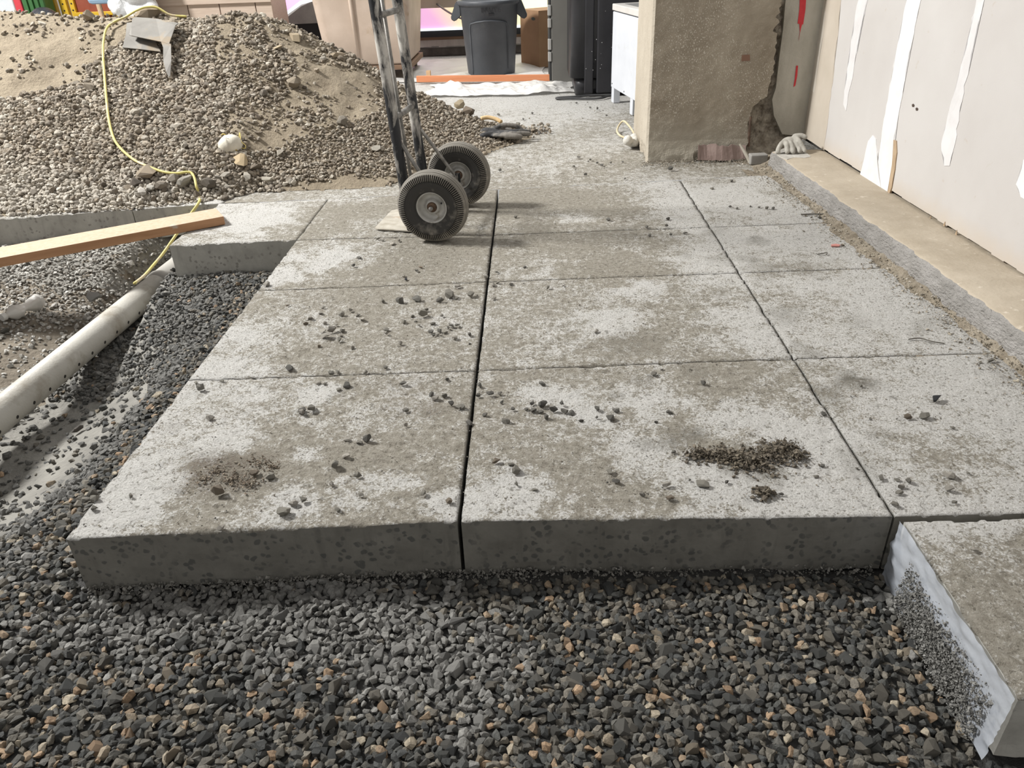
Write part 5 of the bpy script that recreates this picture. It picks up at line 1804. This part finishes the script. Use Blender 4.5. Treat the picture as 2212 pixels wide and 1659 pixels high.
# big black plastic bin
M_BB = surf('black_plastic', (0.016, 0.016, 0.019), (0.028, 0.028, 0.032), 4, 5, rough=.38, bd=.0006, bs=60)
bb = thing('storage_locker', 'big glossy black plastic locker next to the white heater', 'locker', (0.30, 5.95, 0))


def rounded(x0, y0, x1, y1, r, z0, z1, n=8, taper=0):
    bm = bmesh.new()
    rings = []
    for z, t in ((z0, taper), (z1, 0)):
        ring = []
        for cx_, cy_, a0 in ((x1 - r, y1 - r, 0), (x0 + r, y1 - r, PI / 2), (x0 + r, y0 + r, PI), (x1 - r, y0 + r, 1.5 * PI)):
            for k in range(n + 1):
                a_ = a0 + (PI / 2) * k / n
                ring.append(bm.verts.new((cx_ + (r - t) * math.cos(a_), cy_ + (r - t) * math.sin(a_), z)))
        rings.append(ring)
    m = len(rings[0])
    for k in range(m):
        bm.faces.new((rings[0][k], rings[0][(k + 1) % m], rings[1][(k + 1) % m], rings[1][k]))
    bm.faces.new(rings[0][::-1])
    bm.faces.new(rings[1])
    return bm


obj('lower_shell', rounded(0.012, 0.012, .52, .55, .07, 0, .13, taper=.012), M_BB, bb, True)
obj('upper_shell', rounded(-.018, -.006, .54, .56, .075, .125, 1.35), M_BB, bb, True)
obj('panel', B(((.085, -.018, .02), (.15, 0, 1.3)), bev=.008), M_BB, bb)
obj('panel', B(((.172, -.022, .02), (.50, 0, 1.3)), bev=.01), M_BB, bb)
M_SPL = surf('paint_speck', (0.66, 0.66, 0.66))
bm = bmesh.new()
for _ in range(22):
    ball(bm, (random.uniform(.06, .45), -.0215, random.uniform(.03, .75)), random.uniform(.0012, .003), (1, .4, 1), None, 6)
tag(obj('paint_speck', bm, M_SPL, bb), kind='stuff')

# white convector heater partly behind the pillar
ra = G(1330, 220)
rad = thing('convector_heater', 'white metal convector heater on legs left of the pillar', 'heater', (0.556, 5.70, 0), math.atan2(-.5, .085))
M_WH = surf('heater_white', (0.60, 0.625, 0.67), (0.66, 0.685, 0.73), 5, 4, rough=.45, c3=(0.55, 0.56, 0.58), s3=7, t3=(0.6, 0.7))
# local x runs toward the camera, y to the right of it in plan (away from the passage)
Lr = 1.0
local_box('cover', M_WH, rad, ((0, .0, .10), (Lr, .24, .575)), bev=.004)
local_box('top_cap', surf('heater_top', (0.56, 0.54, 0.51), (0.62, 0.60, 0.57), 5, 4, rough=.6), rad, ((-.004, -.005, .582), (Lr + .004, .245, .622)), bev=.005)
for k in range(26):
    obj('grille_bar', B(((.10 + k * .03, .05, .622), (.112 + k * .03, .20, .6245))), surf('grille_grey', (0.30, 0.30, 0.30)), rad)
for x0 in (0.0, Lr - .07, .46):
    local_box('leg', M_WH, rad, ((x0, .004, 0), (x0 + .06, .05, .10)), bev=.003)
    local_box('leg', M_WH, rad, ((x0, .18, 0), (x0 + .06, .23, .10)), bev=.003)
for x0, z0 in ((.03, .125), (.33, .118), (.64, .118)):
    obj('screw', lathe(bmesh.new(), [(.0001, -.002), (.005, -.002), (.005, .001)], 10, 'y', cap=False), M_DARK, rad).location = (x0, .0, z0)

# black flat cord loop before the locker
pts = [(.60, 5.93, .008), (.45, 5.935, .008), (.32, 5.90, .008), (.22, 5.885, .008), (.18, 5.865, .008), (.20, 5.84, .008), (.30, 5.83, .008), (.42, 5.80, .008), (.50, 5.80, .010), (.56, 5.86, .012), (.62, 5.88, .01)]
tag(obj('power_cord', tube(bmesh.new(), smooth_path(pts, 6), .008, 8), surf('cord_black', (0.035, 0.036, 0.038), (0.07, 0.07, 0.07), 9, 3, rough=.5), None, True), 'black cord loop on the floor before the black locker', 'cord')

# orange timber strip, small block
o = tag(obj('timber_strip', B(((0, 0, 0), (1.12, .03, .048)), bev=.002), m_wood('strip_wood', (0.56, 0.20, 0.085), (0.66, 0.27, 0.13))), 'orange timber strip lying across the plastic sheets', 'timber')
o.location = (-0.955, 6.80, 0.012)
o.rotation_euler = (0, 0, math.atan2(-.17, 1.09))
o = tag(obj('wood_block', B(((0, 0, 0), (.036, .05, .045)), bev=.002), m_wood('block_wood', (0.52, 0.33, 0.18), (0.62, 0.42, 0.25))), 'little offcut block of wood left behind the orange strip', 'wood')
o.location = (-.91, 7.12, .01)

# plastic dust sheets on the floor
M_FILM, n_f, bf_ = new_mat('dust_sheet')
v_ = coords(n_f)
tr = n_f('ShaderNodeBsdfTransparent')
bf_.inputs['Base Color'].default_value = (0.76, 0.745, 0.72, 1)
bf_.inputs['Roughness'].default_value = 0.35
bump(n_f, bf_, noise(n_f, v_, 14, 6), .012, .7)
mx = n_f('ShaderNodeMixShader', {0: 0.85})
n_f.t.links.new(tr.outputs[0], mx.inputs[1])
n_f.t.links.new(bf_.outputs[0], mx.inputs[2])
n_f.t.links.new(mx.outputs[0], n_f.t.nodes['Material Output'].inputs['Surface'])


def film(x0, x1, y0, y1, amp, seed):
    def fn(u, v):
        x, y = x0 + (x1 - x0) * u, y0 + (y1 - y0) * v
        a_ = abs(float(fbm(x + y * .3, y * .6, .16, 3, seed)) - .5) * 2
        b2 = abs(float(fbm(x * .4, y, .09, 2, seed + 5)) - .5)
        e = min(1, 6 * min(v, 1 - v, u, 1 - u) + .3)
        return (x + .03 * math.sin(9 * v + seed), y + .05 * math.sin(5 * u + seed) + (.06 * (float(vnoise(u * 7, 0, seed)) - .5) if v < .2 else 0), .004 + amp * e * (a_ * .8 + b2 * .8))
    return fn


sheet('dust_sheet', 90, 46, film(-1.5, .13, 6.93, 8.35, .03, 3), M_FILM, 'crumpled clear dust sheet spread under the trash can', 'plastic sheet')
sheet('dust_sheet', 90, 34, film(-.80, .33, 6.10, 6.62, .075, 8), M_FILM, 'crumpled dust sheet before the orange timber strip', 'plastic sheet')

# laundry cart
cart = thing('laundry_cart', 'big pinkish beige plastic tub cart on a wooden dolly', 'cart', (-1.39, 7.45, 0))
M_TUB = surf('tub_beige', (0.47, 0.375, 0.305), (0.55, 0.45, 0.375), 5, 6, rough=.6, c3=(0.38, 0.27, 0.17), s3=4, t3=(0.62, 0.75))


def tub():
    bm = bmesh.new()
    rings = []
    for z, gx, gy, r in ((.125, .33, .40, .06), (.15, .355, .43, .08), (.45, .385, .46, .08), (1.0, .43, .52, .08), (1.03, .46, .55, .09), (1.05, .46, .55, .09), (1.04, .42, .50, .08), (.17, .33, .40, .06)):
        ring = []
        for sx_, sy_, a0 in ((1, 1, 0), (-1, 1, PI / 2), (-1, -1, PI), (1, -1, 1.5 * PI)):
            for k in range(7):
                a_ = a0 + PI / 2 * k / 6
                ring.append(bm.verts.new((sx_ * (gx - r) + r * math.cos(a_), sy_ * (gy - r) + r * math.sin(a_), z)))
        rings.append(ring)
    m = len(rings[0])
    for ra_, rb_ in zip(rings, rings[1:]):
        for k in range(m):
            bm.faces.new((ra_[k], ra_[(k + 1) % m], rb_[(k + 1) % m], rb_[k]))
    bm.faces.new(rings[0][::-1])
    bm.faces.new(rings[-1])
    return bm


obj('tub', tub(), M_TUB, cart, True)
for s in (-1, 1):
    bm = tube(bmesh.new(), [(.12 * s + .05, -.43, .16), (.12 * s + .05, -.475, .55), (.12 * s + .05, -.53, .98)], .018, 8)
    obj('rib', bm, M_TUB, cart, True)
M_DW = m_wood('dolly_wood', (0.13, 0.075, 0.045), (0.22, 0.14, 0.09))
local_box('dolly', M_DW, cart, ((-.37, -.42, .085), (.37, .42, .125)))
for sx_, sy_ in ((1, -1), (-1, -1), (1, 1), (-1, 1)):
    c = obj('caster', B(((sx_ * .30 - .02, sy_ * .36 - .02, .065), (sx_ * .30 + .02, sy_ * .36 + .02, .086))), surf('caster_steel', (0.16, 0.15, 0.14), (0.25, 0.24, 0.22), metal=.4, rough=.5), cart)
    wv_ = obj('caster_wheel', lathe(bmesh.new(), [(.0001, -.013), (.026, -.013), (.033, -.009), (.033, .009), (.026, .013), (.0001, .013)], 18, 'x', cap=False), surf('caster_rubber', (0.10, 0.095, 0.085), (0.2, 0.18, 0.16)), c, True)
    wv_.location = (sx_ * .30, sy_ * .36, .034)
bm = prism(bmesh.new(), [(.32, -.545, .62), (.335, -.545, .78), (.36, -.545, .78), (.345, -.54, .62), (.318, -.535, .535), (.298, -.535, .54)], (0, .002, 0))
tag(obj('tape', bm, surf('tape_yellow', (0.75, 0.60, 0.02), (0.8, 0.66, 0.04)), cart), 'yellow tape tail hanging on the tub')

# back wall with its low plinth and the coloured light boxes
wb = tag(obj('wall_back', B(((-8, 9.0, 0), (3.2, 9.1, 2.8))), surf('back_wall', (0.36, 0.345, 0.32), (0.42, 0.40, 0.375), 3, 5)), kind='structure')
pl_ = thing('plinth', 'low dark plinth with a peeling white board under the light box', 'plinth', (0, 8.55, 0))
local_box('base', surf('plinth_dark', (0.06, 0.053, 0.048), (0.12, 0.11, 0.10), 8, 6, bd=.01, bs=20), pl_, ((-4.2, .06, 0), (.45, .4, .075)))
bm = bmesh.new()
n_ = 60
for k in range(n_):
    a0, a1 = -4.2 + 4.65 * k / n_, -4.2 + 4.65 * (k + 1) / n_
    zb = .085 + .012 * random.random()
    prism(bm, [(a0, .04, zb), (a1, .04, zb), (a1, .04, .155), (a0, .04, .155)], (0, .02, 0))
obj('peeling_board', bm, surf('peeling_white', (0.36, 0.33, 0.31), (0.44, 0.41, 0.39), 14, 6, stretch=(1, 1, .2), c3=(0.18, 0.15, 0.13), s3=16, t3=(.62, .7)), pl_)
local_box('wood_strip', M_DW, pl_, ((-4.2, .03, .155), (.45, .08, .185)), bev=.002)
local_box('black_band', surf('band_black', (0.016, 0.016, 0.018)), pl_, ((-4.2, .0, .185), (.45, .10, .245)), bev=.002)


def m_glow(name, sx_, off):
    m, n, b = new_mat(name)
    v = coords(n)
    s_ = n('ShaderNodeSeparateXYZ', {'Vector': v})
    k = math_(n, 'ADD', math_(n, 'MULTIPLY', s_.outputs[0], sx_), math_(n, 'ADD', math_(n, 'MULTIPLY', s_.outputs[2], .75 * sx_), off))
    c = ramp(n, k, [(0.0, (0.80, 0.42, 0.78)), (0.42, (0.86, 0.50, 0.78)), (0.50, (0.95, 0.72, 0.62)), (0.56, (0.95, 0.86, 0.48)), (1.0, (0.97, 0.92, 0.62))])
    n.t.links.new(c, b.inputs['Base Color'])
    n.t.links.new(c, b.inputs['Emission Color'])
    b.inputs['Emission Strength'].default_value = 0.62
    b.inputs['Roughness'].default_value = 0.3
    return m


lb = thing('light_box', 'backlit pink and yellow panel with a white edge behind the trash can', 'light box', (0, 8.52, 0))
obj('panel', B(((-2.0, .02, .265), (.40, .06, 1.3)), bev=.003), m_glow('glow_wide', .5, .77), lb)
M_EDGE, n_e, b_e = new_mat('glow_edge')
b_e.inputs['Base Color'].default_value = (.85, .93, .96, 1)
b_e.inputs['Emission Color'].default_value = (.85, .95, 1, 1)
b_e.inputs['Emission Strength'].default_value = .75
obj('edge', B(((-2.0, .0, .247), (.40, .07, .268))), M_EDGE, lb)
obj('edge', B(((.36, .0, .268), (.40, .07, 1.3))), M_EDGE, lb)
a, b_ = atY(903, 10, 8.2), atY(1012, 2, 8.2)
tag(obj('rail', B(((-1.12, 8.2, a.z - .035), (-.55, 8.24, a.z + .05)), bev=.004), surf('rail_beige', (0.42, 0.36, 0.30), (0.48, 0.42, 0.36))), 'beige rail crossing the top of the pink light box', 'rail')
a, b_ = atY(944, 9, 8.195), atY(1006, 44, 7.2)
tag(obj('cable', tube(bmesh.new(), smooth_path([a, a.lerp(b_, .4) + Vector((0, 0, -.012)), a.lerp(b_, .75) + Vector((0, 0, -.008)), b_], 5), .009, 8), surf('cord_black', (0.035, 0.036, 0.038)), None, True), 'black cable slanting from the rail to the trash can', 'cable')

# --- what shows above the heap's crest
YB = 7.6


def bxz(px, py, Y=YB):
    p = atY(px, py, Y)
    return p.x, p.z


def upright(name, label, cat, px0, px1, Y, depth, h, mat, z0=0.0, bev=.01, group=None):
    x0, x1 = atY(px0, 12, Y).x, atY(px1, 12, Y).x
    o = tag(obj(name, B(((0, 0, 0), (x1 - x0, depth, h)), bev=bev), mat), label, cat, group)
    o.location = (x0, Y, z0)
    return o


upright('panel_board', 'pale blue white panel at the far left behind the heap', 'panel', -90, 30, 7.7, .06, 1.2, surf('panel_white', (0.62, 0.68, 0.72), (0.7, 0.75, 0.78)))
upright('red_post', 'bright red post between the pale panel and the green bin', 'post', 31, 47, 7.6, .10, 1.2, surf('post_red', (0.58, 0.04, 0.06), (0.66, 0.07, 0.09), rough=.45))
gb = thing('green_bin', 'dark green ribbed plastic bin behind the heap', 'bin', (atY(48, 12, 7.55).x, 7.55, 0))
wgb = atY(96, 12, 7.55).x - gb.location.x
M_GRN = surf('bin_green', (0.03, 0.11, 0.03), (0.05, 0.16, 0.05), 5, 4, rough=.5)
local_box('body', M_GRN, gb, ((0, 0, 0), (wgb, .17, 1.0)), bev=.02)
for k in range(3):
    local_box('rib', M_GRN, gb, ((wgb * (.2 + .25 * k), -.02, .1), (wgb * (.3 + .25 * k), .01, .98)), bev=.004)
x_, z_ = bxz(115, 22, 7.3)


def sack(bm):
    for k in range(14):
        ball(bm, (random.uniform(-.14, .14), random.uniform(-.1, .1), .25 + random.uniform(-.2, .12) - abs(k - 7) * .01), random.uniform(.09, .16))


o = fused('trash_bag', sack, .02, surf('bag_black', (0.018, 0.02, 0.026), (0.04, 0.044, 0.055), 9, 5, rough=.3, bd=.02, bs=16), None, 2)
zmax = max(v.co.z for v in o.data.vertices)
o.scale = (1, 1, atY(115, 14, 7.3).z / (zmax - min(v.co.z for v in o.data.vertices)))
o.location = (x_, 7.3, -o.scale[2] * min(v.co.z for v in o.data.vertices))
tag(o, 'black trash bag slumped between the green bin and yellow rack', 'bag')
M_RK = surf('rack_yellow', (0.62, 0.38, 0.02), (0.70, 0.46, 0.04), 8, 4, rough=.45)
rack = thing('steel_rack', 'yellow perforated steel rack with rust red panels behind the heap', 'rack', (0, 7.75, 0))
X = lambda px: atY(px, 20, 7.75).x


def post(px0, px1, y0=0.0):
    p = obj('post', B(((X(px0), y0, 0), (X(px1), y0 + .05, 1.3)), bev=.003), M_RK, rack)
    bm = bmesh.new()
    xc = (X(px0) + X(px1)) / 2
    for k in range(22):
        z = .10 + k * .055
        prism(bm, [(xc + .008 * math.cos(q * PI / 4), y0 - .001, z + .008 * math.sin(q * PI / 4)) for q in range(8)], (0, .003, 0))
    tag(obj('post_hole', bm, M_DARK, p), kind='stuff')


post(111, 122)
post(131, 146)
post(150, 160, .02)
post(240, 252)
local_box('panel', surf('panel_rust', (0.22, 0.05, 0.025), (0.30, 0.075, 0.04), 7, 6, rough=.7), rack, ((X(160), .05, .0), (X(275), .07, 1.3)), bev=.002)
zb = atY(200, 29, 7.75).z
local_box('rail', M_RK, rack, ((X(158), .0, zb - .018), (X(262), .05, zb + .012)), bev=.003)
local_box('rail', M_RK, rack, ((X(158), .0, 1.2), (X(262), .05, 1.24)), bev=.003)
px_ = atY(217, 20, 7.4)
tag(obj('wooden_stake', tube(bmesh.new(), [(px_.x + .01, 7.4, 0), (px_.x - .02, 7.43, atY(215, 9, 7.4).z)], .022, 10), m_wood('stake_wood', (0.46, 0.31, 0.19), (0.56, 0.40, 0.26))), 'wooden stick standing before the rust red rack panel', 'stick')
a, b_ = atY(186, 0, 7.2), atY(256, 0, 7.2)
o = tag(obj('blue_pad', B(((a.x, 7.2, atY(220, 9, 7.2).z), (b_.x, 7.5, atY(220, 9, 7.2).z + .16)), bev=.03), surf('pad_blue', (0.22, 0.34, 0.47), (0.28, 0.40, 0.53), 6, 4, rough=.6)), 'light blue pad hanging from the rack', 'pad')
a = atY(297, 20, 7.1)


def drape(bm):
    for k in range(60):
        t = random.random()
        ball(bm, (random.uniform(-.17, .17) * (1.05 - .2 * t), random.uniform(-.10, .10), .05 + .9 * t), random.uniform(.05, .10))


o = fused('plastic_bundle', drape, .018, surf('bundle_white', (0.66, 0.67, 0.68), (0.74, 0.75, 0.76), 8, 5, rough=.35, bd=.03, bs=14), None, 2)
o.location = (a.x, 7.1, -.0)
tag(o, 'white plastic wrapped bundle standing behind the heap crest', 'bundle')
cr = thing('wooden_crate', 'pale plywood crate with a top rail behind the heap crest', 'crate', (0, 7.3, 0))
X = lambda px: atY(px, 20, 7.3).x
M_PLY = m_wood('crate_ply', (0.40, 0.315, 0.25), (0.49, 0.40, 0.33))
for a_, b2 in ((337, 405), (407, 474), (476, 552), (554, 588)):
    local_box('board', M_PLY, cr, ((X(a_), 0, 0), (X(b2), .02, 1.0)), bev=.002)
local_box('rail', M_PLY, cr, ((X(335), -.025, atY(450, 9, 7.3).z), (X(590), 0, atY(450, 9, 7.3).z + .09)), bev=.003)
local_box('side', M_PLY, cr, ((X(337), .02, 0), (X(588), .45, .98)), bev=.002)
gp_ = thing('light_box', 'narrow backlit pink panel with a cyan edge above the grey bench', 'light box', (0, 8.3, 0))
X = lambda px: atY(px, 20, 8.3).x
pa = [bxz(597, 0, 8.3), bxz(606, 36, 8.3), bxz(618, 33, 8.3), bxz(650, 10, 8.3), bxz(700, -4, 8.3)]
top = 1.2
bm = prism(bmesh.new(), [(q[0], 0, q[1]) for q in pa] + [(pa[-1][0], 0, top), (pa[0][0], 0, top)], (0, .03, 0))
obj('edge', bm, M_EDGE, gp_)
pa = [bxz(606, 0, 8.3), bxz(611, 27, 8.3), bxz(622, 22, 8.3), bxz(648, 2, 8.3), bxz(700, -12, 8.3)]
bm = prism(bmesh.new(), [(q[0], -.006, q[1]) for q in pa] + [(pa[-1][0], -.006, top), (pa[0][0], -.006, top)], (0, .006, 0))
obj('panel', bm, m_glow('glow_pink', .1, .3), gp_)
gbn = thing('bench', 'grey upholstered bench with a black base behind the heap', 'bench', (0, 7.95, 0))
pa = [bxz(610, 52, 7.95), bxz(640, 52, 7.95), bxz(745, 47, 7.95), bxz(745, -12, 7.95), bxz(700, -2, 7.95), bxz(672, 4, 7.95), bxz(650, 14, 7.95), bxz(622, 36, 7.95)]
bm = prism(bmesh.new(), [(q[0], 0, q[1]) for q in pa], (0, .25, 0))
obj('seat_back', bm, surf('bench_grey', (0.24, 0.24, 0.24), (0.31, 0.31, 0.31), 9, 5, rough=.7), gbn)
pa = [bxz(612, 52, 7.95), bxz(745, 47, 7.95)]
obj('base', B(((pa[0][0], .01, 0), (pa[1][0], .24, pa[0][1])), bev=.003), surf('bench_base', (0.014, 0.014, 0.018)), gbn)
